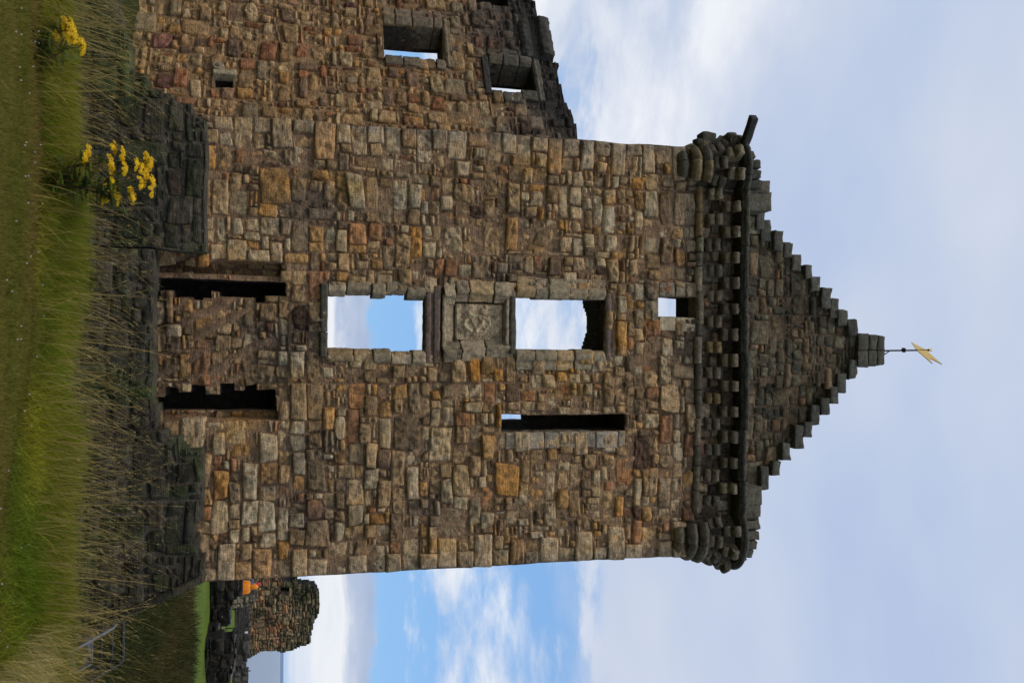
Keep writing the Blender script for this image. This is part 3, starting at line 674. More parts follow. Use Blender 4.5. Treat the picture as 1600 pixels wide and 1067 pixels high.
mb = MB(); fl = [(1424, 535), (1442, 545), (1472, 569.5), (1453.5, 560), (1454, 564), (1457, 568.5), (1432, 549)]
mp_ = U(1438, 547, Y=YV)
tl_ = U(1464, 564, z=mp_[2]); fd_ = tl_-mp_; fd_[2] = 0; fd_ /= np.linalg.norm(fd_); fn_ = np.array([-fd_[1], fd_[0], 0])
def flagpt(x, y):
    d = ray(x, y); return CAM+d*np.dot(mp_-CAM, fn_)/np.dot(d, fn_)
f2 = [(1424, 535), (1446, 546.5), (1472, 569.5), (1453.5, 560), (1453, 562), (1457, 568.5), (1432, 547)]
F_ = np.array([flagpt(*p) for p in f2]); th = fn_*.008
tri = [(0, 1, 6), (1, 4, 6), (1, 3, 4), (1, 2, 3), (4, 5, 6)]
mb.add(np.vstack([F_-th, F_+th]), t=[t for t in tri]+[(a+7, c+7, b+7) for a, b, c in tri]); n = 7
mb.add(np.vstack([F_-th, F_+th]), q=[(i, (i+1) % n, (i+1) % n+n, i+n) for i in range(n)])
o = mb.build('flag', M_GOLD, vane, smooth=False); o.data.transform(Matrix.Translation(-Vector(vane.location)))

# ================================================================== CURTAIN WALL, running off to the left
ANG = R(29); DV = np.array([-math.cos(ANG), math.sin(ANG), 0]); NV = np.array([-math.sin(ANG), -math.cos(ANG), 0]); O0 = np.array([-3.62, 16.30, 0])
def UC(x, y):
    d = ray(x, y); t = np.dot(O0-CAM, NV)/np.dot(d, NV); p = CAM+t*d; return np.dot(p-O0, DV), p[2]
curt = tag(empty('curtain_wall', O0+np.array([0, 0, -1.5])), 'ruined rubble curtain wall with broken top and small windows left of the gate tower', 'wall')
top = [(907, 222), (903, 205), (893, 186), (893, 178), (884, 160), (876, 132), (871, 118), (870, 98), (862, 96), (860, 60), (852, 28), (838, 26), (835, 8), (830, -10), (818, -60), (822, -90), (800, -140), (806, -200), (780, -260)]
pl = [(-.25, -2.5)]+[(-.25, UC(907, 222)[1])]+[UC(*p) for p in top]; pl += [(pl[-1][0], -2.5)]
cs0, cnu, cnv = -.25, int((pl[-1][0]+.25)/.045), int((max(p[1] for p in pl)+2.5)/.045)
cmask = poly_mask(cnv, cnu, .045, cs0, -2.5, pl)
def crect(x0, y0, x1, y1):
    a, b = UC(x0, (y0+y1)/2), UC(x1, (y0+y1)/2); s = sorted([UC((x0+x1)/2, y0)[0], UC((x0+x1)/2, y1)[0]]); return s[0], s[1], a[1], b[1]
CW = [crect(600, 41, 693, 92), crect(766, 101, 834, 145), crect(742, -26, 793, 7), crect(336, 121, 365, 138)]
cc = lambda rc: (int(round((rc[0]-cs0)/.045)), int(round((rc[1]-cs0)/.045)), int(round((rc[2]+2.5)/.045)), int(round((rc[3]+2.5)/.045)))
for rc in CW:
    a, b, c, d = cc(rc); cmask[c:d, a:b] = False
cf = []
for rc in CW[:2]:
    a, b, c, d = cc(rc); k = c
    while k < d:
        h_ = int(rr.integers(5, 8)); cf += [(b, k, int(rr.integers(4, 9)), min(h_, d-k)), (a-6, k, 6, min(h_, d-k))]; k += h_
def curt_col(u, v, c):
    p = np.stack([u, v, 0*u], 1); n = fbm(p*.9, 4, 71); n2 = fbm(p*2.4, 4, 72)
    tz = np.interp(u, [q[0] for q in pl[1:-1]], [q[1] for q in pl[1:-1]])
    k = np.clip(sstep(2.0, .15, tz-v+n*1.1+n2*.3), 0, 1)*.86                    # blackened crust along the broken wall head
    k = np.maximum(k, .6*sstep(.3, .55, n2)*sstep(3, 5, v)); c = c*(1-k)[:, None]
    g = c.mean(1, keepdims=True); return c+(g*np.array([1.0, 1.0, .98])-c)*(k*.8)[:, None]
C3 = lambda u, v, d: O0+np.outer(u, DV)+np.outer(v, [0, 0, 1.0])+np.outer(d, NV)
hsm = (3, 4, 5, 6, 7)
mb = masonry(cmask, .045, cs0, -2.5, C3, np.random.default_rng(77), PAL_CURT, T=.66, colmod=curt_col, fixed=cf, qpal=PAL_CURT, spacing=.032, hs=hsm, hw=(.2, .3, .25, .15, .1), wmax=11,
             wmul=1.35, p=(.5, .27, .10, .13), mortar=(.25, .175, .11), reveal=(.10, .078, .055), gap=(.007, .022), prot=(-.012, .072), rough_amp=.030, tone=(1.36, 1.15, .87))
part(mb, 'rubble_face', M_STONE, curt)
def c3(s, z, d=0.0): return O0+DV*s+NV*d+np.array([0, 0, z])
PALC = [((.26, .19, .11), 4), ((.20, .15, .095), 3), ((.27, .165, .075), 2)]; PALCD = [((.11, .095, .07), 3), ((.15, .12, .075), 2), ((.075, .066, .055), 2)]
for rc, pal in ((CW[0], PALC), (CW[1], PALCD)):
    mb = MB(); s0, s1, z0, z1 = rc
    blocks_along(mb, c3(s1, z0, 0), c3(s1, z1, 0), DV, NV, dense(roll(.42, .55, .10), .025), .34, ry, pal, gapw=.014, wear=.012)
    wf = part(mb, 'window_frame', M_TRIM, curt)
    mb = MB(); blocks_along(mb, c3(s0, z0, 0), c3(s0, z1, 0), -DV, NV, dense([(-.02, -.5), (-.02, .02), (.02, .05), (.24, .05), (.27, -.5)], .03), .32, ry, pal, wear=.02, jit=.02, colf=.9); part(mb, 'jamb', M_TRIM, curt, wf)
    mb = MB(); blocks_along(mb, c3(s0-.18, z1, 0), c3(s1+.22, z1, 0), UPV, NV, dense([(0, -.5), (0, .02), (.05, .06), (.10, .03), (.15, .04), (.17, -.5)], .02), 4, ry, pal, wear=.02); part(mb, 'lintel', M_TRIM, curt, wf)
    mb = MB(); blocks_along(mb, c3(s0-.1, z0-.14, 0), c3(s1+.12, z0-.14, 0), UPV, NV, dense([(0, -.5), (0, .04), (.12, .05), (.14, -.5)], .02), 4, ry, pal, wear=.015, colf=.7); part(mb, 'sill', M_TRIM, curt, wf)
mb = MB(); s_, z_ = UC(812, 66); s2, z2 = UC(858, 66); sa = UC(830, 36)[0]; sb = UC(830, 94)[0]
blocks_along(mb, c3(sa, z_), c3(sb, z_), UPV, NV, dense([(0, -.2), (0, .03), (.08, .10), (.20, .10), (.24, .05), (.34, .08), (.40, .20), (.52, .22), (z2-z_, .16), (z2-z_, -.2)], .03), .75, ry, [((.06, .053, .045), 1)], wear=.025)
part(mb, 'cornice_fragment', M_TRIM, curt)
mb = MB(); s_, z_ = UC(333, 117); s2, z2 = UC(368, 117)
blocks_along(mb, c3(UC(350, 121)[0], z_, .02), c3(UC(350, 121)[0], z2+.02, .02), DV, NV, dense([(-.02, -.1), (-.01, .07), (.05, .10), (.10, .06), (.11, -.1)], .02), 4, ry, [((.42, .35, .21), 1)], wear=.015)
part(mb, 'carved_stone', M_TRIM, curt)
mb = MB(); c_ = c3(*UC(341, 107), .03); mb.tube([c_-NV*.1, c_+NV*.03, c_+NV*.055], [.11, .11, .085], 12, (.34, .26, .17)); mb.tube([c_+NV*.056, c_+NV*.075], [.05, .035], 10, (.2, .15, .1)); mb.wear(.012, 12, 2)
part(mb, 'round_boss', M_TRIM, curt)

# ================================================================== DARK WALL OF THE DITCH
YD = 15.52
moat = tag(empty('moat_wall', (0.4, YD, -4.2)), 'dark mossy retaining wall with two higher piers along the ditch below the tower', 'wall')
Dp = lambda x, y: (lambda p: (p[0], p[2]))(U(x, y, Y=YD))
Zlow = -4.3
tl = [(322, 187), (303, 178), (300, 160), (272, 155), (255, 142), (236, 138), (232, 120), (208, 112), (203, 60), (188, 40), (180, -60), (160, -200)]
ptsL = [(Dp(318, 391)[0], Zlow), Dp(318, 391)]+[Dp(x if x == 322 else x, y) for x, y in tl]; ptsL += [(ptsL[-1][0], Zlow)]
ptsR = [(Dp(300, 673)[0], Zlow), Dp(262, 672), Dp(264, 682), Dp(285, 684), Dp(288, 700), Dp(314, 702), Dp(316, 812), Dp(306, 816), Dp(308, 868), Dp(318, 872), Dp(319, 905), Dp(270, 929), Dp(180, 972), Dp(120, 1002), Dp(60, 1030)]; ptsR += [(ptsR[-1][0], Zlow)]
ptsM = [(Dp(200, 391)[0], Zlow), Dp(242, 391), Dp(242, 673), (Dp(200, 673)[0], Zlow)]
def dark_col(u, v, c):
    p = np.stack([u, v, 0*u], 1); n = fbm(p*1.2, 4, 81); k = sstep(.05, .45, n); c = c*(1-.3*sstep(-.2, -.5, n))[:, None]
    return c*(1+k[:, None]*np.array([-.12, .16, -.30]))
for nm, pts, yo, seed in (('pier', ptsL, 0.0, 3), ('low_wall', ptsM, .03, 4), ('pier', ptsR, 0.0, 5)):
    u0_, u1_ = min(p[0] for p in pts), max(p[0] for p in pts); v1_ = max(p[1] for p in pts)
    mk = poly_mask(int((v1_-Zlow)/.055)+1, int((u1_-u0_)/.055)+1, .055, u0_, Zlow, pts)
    mb = masonry(mk, .055, u0_, Zlow, (lambda u, v, d, yo=yo: np.stack([u, YD+yo-d, v], 1)), np.random.default_rng(100+seed), PAL_DARK, T=.62 if nm == 'pier' else .85, colmod=dark_col, spacing=.034,
                 hs=(5, 6, 7, 8), wmax=13, wmul=1.3, mortar=(.12, .10, .072), reveal=(.08, .072, .05), gap=(.006, .020), prot=(0, .06), rough_amp=.026, warp=.06)
    part(mb, nm, M_DARK, moat)
mb = MB(); a = Dp(319, 905); b = Dp(60, 1030)
blocks_along(mb, np.array([a[0], YD, a[1]]), np.array([b[0], YD, b[1]]), np.array([.9, 0, .43]), OUT, dense([(-.10, -.6), (-.10, .04), (-.02, .05), (.03, .03), (.04, -.6)], .03), .7, ry, PAL_DARK, wear=.02); part(mb, 'sloping_coping', M_DARK, moat)

# ================================================================== GROUND, SEA, FAR LAND
def ground_z(X, Y):
    X = np.asarray(X, float); Y = np.asarray(Y, float)
    p = np.stack([X.ravel(), Y.ravel(), 0*X.ravel()], 1)
    n1 = fbm(p*.5, 3, 201).reshape(X.shape); n2 = fbm(p*1.7, 3, 202).reshape(X.shape)
    e = 6.62+.25*n1-.2*sstep(.5, 3, X)
    z = .05*n1+.03*n2-4.2*sstep(e-.1, e+3.2, Y)
    kx = sstep(3.2, 4.4, X)
    rise_l = 3.0*sstep(16.0, 16.12, Y); rise_r = 3.0*np.clip((Y-21.8)/(29.4-21.8), 0, 1)**.9
    z = z+rise_l*(1-kx)+rise_r*kx
    z = z-.12*sstep(36, 48, Y)-.25*sstep(60, 70, Y)-14*sstep(72, 78, Y)
    return z+np.where(Y > 9, .06*n2, 0)
def ladder(*seg):
    o = []
    for a, b, s in seg: o.append(np.arange(a, b, s))
    return np.concatenate(o+[[seg[-1][1]]])
gx = ladder((-80, -10, 5), (-10, -4, .5), (-4, 5, .16), (5, 18, .3), (18, 100, 4)); gy = ladder((-60, 2, 6), (2, 4.6, .4), (4.6, 12, .13), (12, 20, .4), (20, 31, .25), (31, 50, .8), (50, 82, 2))
A, B = np.meshgrid(gx, gy); Zg = ground_z(A, B)
p = np.stack([A.ravel(), B.ravel(), 0*A.ravel()], 1); n = fbm(p*1.1, 4, 7)[:, None]; nf = fbm(p*.35, 3, 9)[:, None]
yy = B.ravel()[:, None]; xx = A.ravel()[:, None]
cm = np.array([.095, .085, .012])*(1+.35*n); cs = np.array([.045, .060, .010])*(1+.4*n); cd_ = np.array([.040, .048, .013])*(1+.6*nf)+np.array([.018, .010, 0])*np.clip(n*2, 0, 1)
cl = np.array([.105, .150, .022])*(1+.18*n+.15*nf)
c = cm+(cs-cm)*sstep(6.0, 6.8, yy); c = c+(cd_-c)*sstep(12, 15, yy); c = c+(cl-c)*sstep(29.2, 29.9, yy)
m, t, b = mat_base('turf'); a = t.nodes.new('ShaderNodeAttribute'); a.attribute_name = 'Col'; g = t.nodes.new('ShaderNodeTexCoord').outputs['Object']
nn = noise(t, g, 14, 7, .7); n2_ = noise(t, g, 70, 4, .7)
t.links.new(mixc(t, 1.0, mixc(t, 1.0, a.outputs['Color'], ramp(t, nn, [(.3, .6), (.7, 1.4)]), 'MULTIPLY'), ramp(t, n2_, [(.3, .6), (.7, 1.4)]), 'MULTIPLY'), b.inputs['Base Color'])
b.inputs['Roughness'].default_value = .95; b.inputs['Specular IOR Level'].default_value = .1; bump(t, b, n2_, .8, .03); M_TURF = m
mb = MB(); mb.grid(np.stack([A, B, Zg], -1), np.clip(c, .004, 1)); tag(mb.build('ground', M_TURF), kind='structure')
m, t, b = mat_base('sea_water'); g = t.nodes.new('ShaderNodeTexCoord').outputs['Object']
mp2 = t.nodes.new('ShaderNodeMapping'); mp2.inputs['Scale'].default_value = (.012, .05, 1); t.links.new(g, mp2.inputs[0])
b.inputs['Roughness'].default_value = .38; b.inputs['Specular IOR Level'].default_value = .4
t.links.new(mixc(t, noise(t, mp2.outputs[0], 1.5, 6, .6), (.20, .25, .31), (.30, .35, .41)), b.inputs['Base Color'])
bump(t, b, noise(t, mp2.outputs[0], 16, 6, .6), .9, 1.2)
mb = MB(); q = np.array([[[-9000, 74, -12], [14000, 74, -12]], [[-9000, 16000, -12], [14000, 16000, -12]]], float)
mb.grid(q); tag(mb.build('sea', m), kind='structure')
m, t, b = mat_base('far_shore'); b.inputs['Base Color'].default_value = (.16, .23, .36, 1); b.inputs['Roughness'].default_value = 1
mb = MB(); xs_ = np.linspace(500, 14000, 120); hh = 26+16*fbm(np.stack([xs_*.0006, 0*xs_, 0*xs_], 1), 3, 8)
mb.grid(np.stack([np.stack([xs_, 0*xs_+12400, 0*xs_-13], 1), np.stack([xs_, 0*xs_+12500, hh], 1), np.stack([xs_, 0*xs_+13200, 0*xs_-13], 1)], 0)); tag(mb.build('hills', m), kind='structure')
# worn footpath across the far lawn
mb = MB(); L_ = [U(330, 1000, z=-1.17), U(326, 1022, z=-1.17), U(319, 1050, z=-1.17), U(312, 1085, z=-1.17), U(302, 1130, z=-1.17)]
rows = []
for q in L_: rows.append([np.array([q[0], q[1]-.8, 0]), np.array([q[0], q[1]+.8, 0])])
rows = np.array(rows); fine = []
for i in range(len(rows)-1):
    for k in range(8): fine.append(rows[i]+(rows[i+1]-rows[i])*k/8)
fine = np.array(fine); fine = np.stack([fine[:, 0]+(fine[:, 1]-fine[:, 0])*s for s in np.linspace(0, 1, 6)], 1); fine[..., 2] = ground_z(fine[..., 0], fine[..., 1])+.012
mb.grid(fine, (.14, .12, .085)); tag(mb.build('path', M_TURF), kind='structure')

# ================================================================== COURTYARD RUINS BEYOND
def ruin(name, Y, pts, zlow, cell, pal, seed, T_, label, cat, mortar=(.06, .05, .04), spacing=.09, hs=(2, 3, 4), wmax=6, caps=None, group=None, kcol=None, mt=None, holes=()):
    P = [(lambda p: (p[0], p[2]))(U(x, y, Y=Y)) for x, y in pts]
    P = [(P[0][0], zlow)]+P+[(P[-1][0], zlow)]
    u0_, u1_ = min(p[0] for p in P), max(p[0] for p in P); v1_ = max(p[1] for p in P)
    mk = poly_mask(int((v1_-zlow)/cell)+1, int((u1_-u0_)/cell)+1, cell, u0_, zlow, P)
    for (x0, y0, x1, y1) in holes:
        a_, b_ = U(x0, y0, Y=Y), U(x1, y1, Y=Y); mk[int((a_[2]-zlow)/cell):int((b_[2]-zlow)/cell)+1, int((a_[0]-u0_)/cell):int((b_[0]-u0_)/cell)+1] = False
    root = tag(empty(name, ((u0_+u1_)/2, Y, zlow)), label, cat, group)
    mb = masonry(mk, cell, u0_, zlow, lambda u, v, d: np.stack([u, Y-d*1.6, v], 1), np.random.default_rng(seed), pal, T=T_, spacing=spacing, hs=hs, wmax=wmax, mortar=mortar, reveal=tuple(.7*x for x in mortar), prot=(0, .07), warp=.08, rough_amp=.05, colmod=kcol)
    part(mb, 'rubble', mt or M_FAR, root)
    if caps:  # pale grey caps: the highlight along the wall tops, put into the stone colour
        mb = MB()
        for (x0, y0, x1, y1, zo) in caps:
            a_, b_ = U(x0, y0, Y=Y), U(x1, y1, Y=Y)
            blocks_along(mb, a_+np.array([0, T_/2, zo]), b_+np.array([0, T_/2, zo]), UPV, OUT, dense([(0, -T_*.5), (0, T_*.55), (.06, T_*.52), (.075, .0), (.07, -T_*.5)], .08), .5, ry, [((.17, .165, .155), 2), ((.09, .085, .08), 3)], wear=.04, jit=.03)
        part(mb, 'highlight_caps', M_FAR, root)
    return root
PAL_BLACK = [((.026, .022, .018), 5), ((.018, .016, .014), 5), ((.038, .032, .026), 3), ((.034, .024, .018), 2)]
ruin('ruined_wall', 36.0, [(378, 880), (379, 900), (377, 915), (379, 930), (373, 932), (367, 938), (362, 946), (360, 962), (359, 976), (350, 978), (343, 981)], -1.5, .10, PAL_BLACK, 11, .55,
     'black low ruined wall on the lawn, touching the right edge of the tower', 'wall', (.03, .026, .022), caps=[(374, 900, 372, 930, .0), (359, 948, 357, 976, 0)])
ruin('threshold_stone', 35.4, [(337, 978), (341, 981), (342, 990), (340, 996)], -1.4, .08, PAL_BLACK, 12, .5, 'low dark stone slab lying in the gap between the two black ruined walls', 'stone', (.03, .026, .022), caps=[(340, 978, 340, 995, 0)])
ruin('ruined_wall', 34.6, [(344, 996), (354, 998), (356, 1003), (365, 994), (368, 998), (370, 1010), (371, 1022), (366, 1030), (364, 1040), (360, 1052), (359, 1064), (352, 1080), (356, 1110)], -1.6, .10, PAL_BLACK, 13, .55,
     'black low ruined wall with pale caps painted as highlights on its top at the right-hand end of the lawn', 'wall', (.03, .026, .022), caps=[(368, 997, 370, 1024, 0), (364, 1031, 359, 1062, 0)])
ruin('stone_stump', 47.0, [(399, 929), (402, 938), (398, 940), (396, 948), (376, 950)], -1.8, .10, [((.20, .18, .14), 2), ((.25, .2, .14), 1)], 14, .8, 'pale broken stub of masonry beside the bench and the person in orange', 'wall', (.10, .085, .065))
bw = ruin('boundary_wall', 58.0, [(391, 880), (391, 930), (391, 1010), (389, 1026), (384, 1034), (377, 1037)], -2.4, .14, [((.085, .078, .072), 2), ((.075, .068, .062), 2)], 15, .5, 'plain dark grey wall behind the bench, in front of the far ruin', 'wall', (.07, .063, .058), spacing=.14)
ruin('boundary_wall', 56.0, [(365, 1036), (378, 1040), (384, 1046), (387, 1050), (388, 1066), (388, 1110)], -2.4, .14, [((.10, .093, .082), 2), ((.085, .078, .07), 2)], 16, .5, 'grey wall ending at the sea on the right-hand edge of the view', 'wall', (.08, .07, .062), spacing=.14)
def far_col(u, v, c):
    p = np.stack([u, v, 0*u], 1); n = fbm(p*.6, 4, 131); k = sstep(1.2, 3.6, v+n*1.6)
    c = c*(1-.45*k)[:, None]; c = c+(c.mean(1, keepdims=True)*np.array([.95, 1.02, .62])-c)*(.65*k)[:, None]
    rx = sstep(.25, .7, fbm(p*.9+5, 3, 133)); return c*(1+rx[:, None]*np.array([.45, -.05, -.2]))*(1-.45*sstep(.1, .5, fbm(p*1.3+9, 3, 135)))[:, None]
ruin('ruined_tower', 68.0, [(425, 880), (430, 893), (432, 901), (440, 903), (444, 909), (452, 909), (458, 906), (463, 903), (464, 906), (466, 911), (474, 914), (486, 914), (492, 915), (497, 922), (500, 936), (500, 950), (497, 963), (492, 970), (490, 980), (487, 992), (485, 1004), (478, 1008), (468, 1010), (460, 1015), (448, 1017), (440, 1020), (432, 1016), (418, 1016), (408, 1018), (398, 1023), (388, 1030)],
     -2.6, .10, PAL_FAR, 17, .9, 'broken brown and mossy ruined tower far off above the sea', 'tower', (.05, .042, .032), spacing=.085, hs=(1, 2, 3, 4), wmax=6, kcol=far_col, holes=[(440, 918, 451, 922)])
# bench
t_ = U(366, 966, Y=49); bench = tag(empty('bench', (t_[0], 49, float(ground_z(t_[0], 49)))), 'dark timber bench on the grass in front of the grey boundary wall', 'bench')
bx, bz = t_[0], float(ground_z(t_[0], 49)); bd = np.array([.75, -.66, 0]); bn = np.array([-.66, -.75, 0])
for k in (-.62, .62):
    mb = MB(); c_ = np.array([bx, 49, bz])+bd*k
    mb.tube([c_+bn*.24, c_+bn*.22+UPV*.46], .035, 6); mb.tube([c_-bn*.26, c_-bn*.2+UPV*.46, c_-bn*.30+UPV*.88], .035, 6); mb.tube([c_+bn*.25+UPV*.45, c_-bn*.2+UPV*.43], .035, 6); mb.tube([c_+bn*.23+UPV*.62, c_-bn*.25+UPV*.64], .03, 6); mb.tube([c_+bn*.22+UPV*.46, c_+bn*.23+UPV*.62], .03, 6)
    part(mb, 'leg_frame', M_WOOD, bench)
c_ = np.array([bx, 49, bz]); mb = MB()
for k in (-.16, -.02, .12): mb.box(c_+bn*k+UPV*.48, bd*.72, bn*.06, UPV*.018, bev=.004)
part(mb, 'seat', M_WOOD, bench); mb = MB()
for k in (.62, .75, .86): mb.box(c_-bn*(.22+(k-.46)*.2)+UPV*k, bd*.72, bn*.014, UPV*.045, bev=.004)
part(mb, 'backrest', M_WOOD, bench)
# notice on the grey wall, and a thin post
M_WHITE = plain('white_board', (.75, .75, .73), .6, 0, .3, .05)
mb = MB(); p_ = U(385, 987.5, Y=57.75); mb.box(p_, RT*.055, OUT*.02, UPV*.09, bev=.004); tag(mb.build('notice', M_WHITE), 'tiny white notice fixed on the grey boundary wall', 'notice')
p_ = U(384, 1048, Y=55.4); mb = MB(); mb.tube([p_-UPV*1.2, p_+UPV*.28], .03, 6)
post = part(mb, 'post', M_DARKSTEEL, tag(empty('sign_post', (p_[0], 55.4, p_[2]-1.2)), 'thin dark post with a small crossbar standing by the right-hand grey wall', 'post')); post_root = post.parent
mb = MB(); mb.box(p_+UPV*.05, RT*.10, OUT*.015, UPV*.03, bev=.004); part(mb, 'crossbar', M_DARKSTEEL, post_root)

# people
def coat_mat(nm, c): return plain(nm, c, .65, 0, .3, .12, 9)
M_SKIN = plain('skin', (.50, .30, .21), .55); M_TROUSER = plain('dark_trousers', (.03, .032, .04), .8)
def person(loc, yaw, s, coat, hat, hooded, label):
    root = tag(empty('person', loc), label, 'person'); root.rotation_euler = (0, 0, yaw); root.scale = (s, s, s)
    V = [(0, 0, .95, .13, .10), (0, 0, 1.15, .13, .095), (0, .01, 1.36, .16, .10), (0, .005, 1.46, .06, .055), (0, -.01, 1.55, .062, .075), (0, -.015, 1.66, .074, .09), (0, -.01, 1.735, .055, .065)]
    E = [(i, i+1) for i in range(6)]
    for sx in (-1, 1):
        k = len(V); V += [(sx*.095, 0, .88, .085, .09), (sx*.10, -.01, .48, .06, .062), (sx*.105, .02, .09, .042, .045), (sx*.11, -.12, .035, .04, .03)]; E += [(0, k), (k, k+1), (k+1, k+2), (k+2, k+3)]
        k = len(V); V += [(sx*.19, 0, 1.40, .052, .055), (sx*.235, .02, 1.14, .042, .045), (sx*.235, -.05, .90, .03, .032), (sx*.232, -.075, .83, .034, .018)]; E += [(2, k), (k, k+1), (k+1, k+2), (k+2, k+3)]
        b = len(V)-1
        for f in range(5):
            k = len(V); o_ = (f-1.5)*.017 if f < 4 else -.035; V += [(sx*.232, -.075+o_, .79 if f < 4 else .82, .009, .009), (sx*.225, -.08+o_, [.755, .745, .75, .76, .80][f], .007, .007)]; E += [(b, k), (k, k+1)]
    k = len(V); V += [(0, -.115, 1.645, .012, .014)]; E += [(5, k)]                     # nose
    me = bpy.data.meshes.new('body'); me.from_pydata([v[:3] for v in V], E, []); o = bpy.data.objects.new('body', me); COL.objects.link(o); o.parent = root
    sk = o.modifiers.new('skin', 'SKIN'); sk.use_smooth_shade = True
    if not me.skin_vertices: me.attributes.new
    o2 = o
    bpy.context.view_layer.objects.active = o
    if len(me.skin_vertices) == 0:
        with bpy.context.temp_override(object=o, active_object=o): bpy.ops.mesh.customdata_skin_add()
    for i, v in enumerate(V): me.skin_vertices[0].data[i].radius = (v[3], v[4]); me.skin_vertices[0].data[i].use_root = (i == 0)
    ss = o.modifiers.new('smooth', 'SUBSURF'); ss.levels = ss.render_levels = 1; me.materials.append(M_SKIN)
    th = np.linspace(0, 2*math.pi, 20, endpoint=False)
    def shell(rings): return np.array([[(cx+a*math.cos(t), cy+b_*math.sin(t)*(1+.05*math.sin(3*t)), z) for t in th] for cx, cy, z, a, b_ in rings])
    mb = MB(); mb.grid(shell([(0, 0, .70, .245, .20), (0, 0, .72, .255, .21), (0, 0, .95, .235, .19), (0, 0, 1.15, .22, .175), (0, .01, 1.32, .225, .17), (0, .01, 1.42, .19, .14), (0, .005, 1.47, .10, .10), (0, 0, 1.50, .08, .085)]), closed=True)
    for sx in (-1, 1): mb.tube([(sx*.15, 0, 1.41), (sx*.21, .005, 1.38), (sx*.25, .02, 1.14), (sx*.248, -.05, .90)], [.075, .085, .072, .058], 10)
    mb.build('coat', coat, root)
    mb = MB()
    for sx in (-1, 1): mb.tube([(sx*.09, 0, .92), (sx*.10, -.01, .48), (sx*.105, .015, .10)], [.115, .085, .07], 10)
    mb.build('trousers', M_TROUSER, root)
    mb = MB()
    if hooded: mb.grid(shell([(0, .02, 1.46, .105, .11), (0, .03, 1.55, .115, .125), (0, .03, 1.66, .12, .13), (0, .03, 1.75, .10, .11), (0, .03, 1.80, .05, .06), (0, .03, 1.81, .005, .005)]), closed=True)
    else: mb.grid(shell([(0, -.01, 1.64, .098, .118), (0, -.01, 1.70, .096, .112), (0, -.01, 1.76, .075, .085), (0, -.01, 1.79, .03, .035), (0, -.01, 1.795, .004, .004)]), closed=True)
    mb.build('hood' if hooded else 'hat', hat, root)
M_OR = coat_mat('orange_cloth', (.85, .25, .012)); M_NAVY = coat_mat('navy_cloth', (.045, .07, .12)); M_RED = coat_mat('red_cloth', (.55, .015, .03))
def stand(x, y, Y, zt, *a):
    p = U(x, y, Y=Y); s = (p[2]-float(ground_z(p[0], Y)))/1.81; person((p[0], Y, float(ground_z(p[0], Y))), *([a[0], s]+list(a[1:])))
stand(403.5, 916, 42.0, 0, R(165), M_OR, M_OR, True, 'person in a bright orange hooded coat standing behind the black low wall')
stand(407.5, 912, 43.2, 0, R(180), M_NAVY, M_RED, False, 'person in a navy coat and red hat, half hidden by the one in orange')

# ================================================================== STEEL STAIRS IN THE DITCH
YB = 20.0; cb = U(191.5, 1033, Y=YB); zt = cb[2]; cn = U(181, 977.5, z=zt); cv = cb-cn; cvn = cv/np.linalg.norm(cv)
def onplane(x, y, P0):
    d = ray(x, y); t = np.dot(P0-CAM, cvn)/np.dot(d, cvn); return CAM+t*d
lb = onplane(172, 1054, cb); ln = onplane(125, 1009, cn)
dn = ln-cn; dn = dn/np.linalg.norm(dn[:2]); back = np.array([-1.0, .0, 0])
d_h = np.array([dn[0], dn[1], 0]); slope = dn[2]
stair = tag(empty('metal_stairs', (cn[0], cn[1], zt-1.0)), 'grey steel landing and stairs with three-bar handrails in the grassy ditch', 'stairs')
hts = [0, U(174.5, 1033, Y=YB)[2]-zt, U(157.5, 1033, Y=YB)[2]-zt]; deckz = U(144, 1033, Y=YB)[2]-zt
for cor, mt in ((cb, M_DARKSTEEL), (cn, M_STEEL)):
    for i, h_ in enumerate(hts):
        z_ = np.array([0, 0, h_]); mb = MB(); run = 4.2
        mb.tube([cor+z_+back*3.4, cor+z_+back*.03, cor+z_+d_h*.03+np.array([0, 0, slope*.03]), cor+z_+d_h*run+np.array([0, 0, slope*run])], (.036 if i == 0 else .026), 8); part(mb, 'handrail', mt, stair)
    for s_, down in ((-2.4, 0), (-1.2, 0), (-.02, 0), (1.0, 1), (2.0, 1), (3.0, 1)):
        mb = MB(); b_ = cor+(d_h*s_+np.array([0, 0, slope*s_]) if down else -back*s_); mb.tube([b_, b_+UPV*(deckz-.05)], .024, 6); part(mb, 'post', M_DARKSTEEL, stair)
    mb = MB(); b_ = cor+UPV*(deckz-.08)
    mb.box(b_+back*1.7, back*1.7, cvn*.02, UPV*.09); mb2 = d_h*2.0+np.array([0, 0, slope*2.0]); mb.box(b_+mb2, mb2, cvn*.02, UPV*.08); part(mb, 'stringer', M_STEEL, stair)
mid = (cb+cn)/2; mb = MB(); hw2 = np.linalg.norm(cv)/2
mb.box(mid+back*1.7+UPV*(deckz-.03), back*1.7, cvn*hw2*.96, UPV*.02); part(mb, 'landing', M_DARKSTEEL, stair)
for k in range(12):
    mb = MB(); s_ = .18+k*.30; mb.box(mid+d_h*s_+UPV*(slope*s_+deckz-.04), d_h*.13, cvn*hw2*.95, UPV*.018); part(mb, 'tread', M_DARKSTEEL, stair)

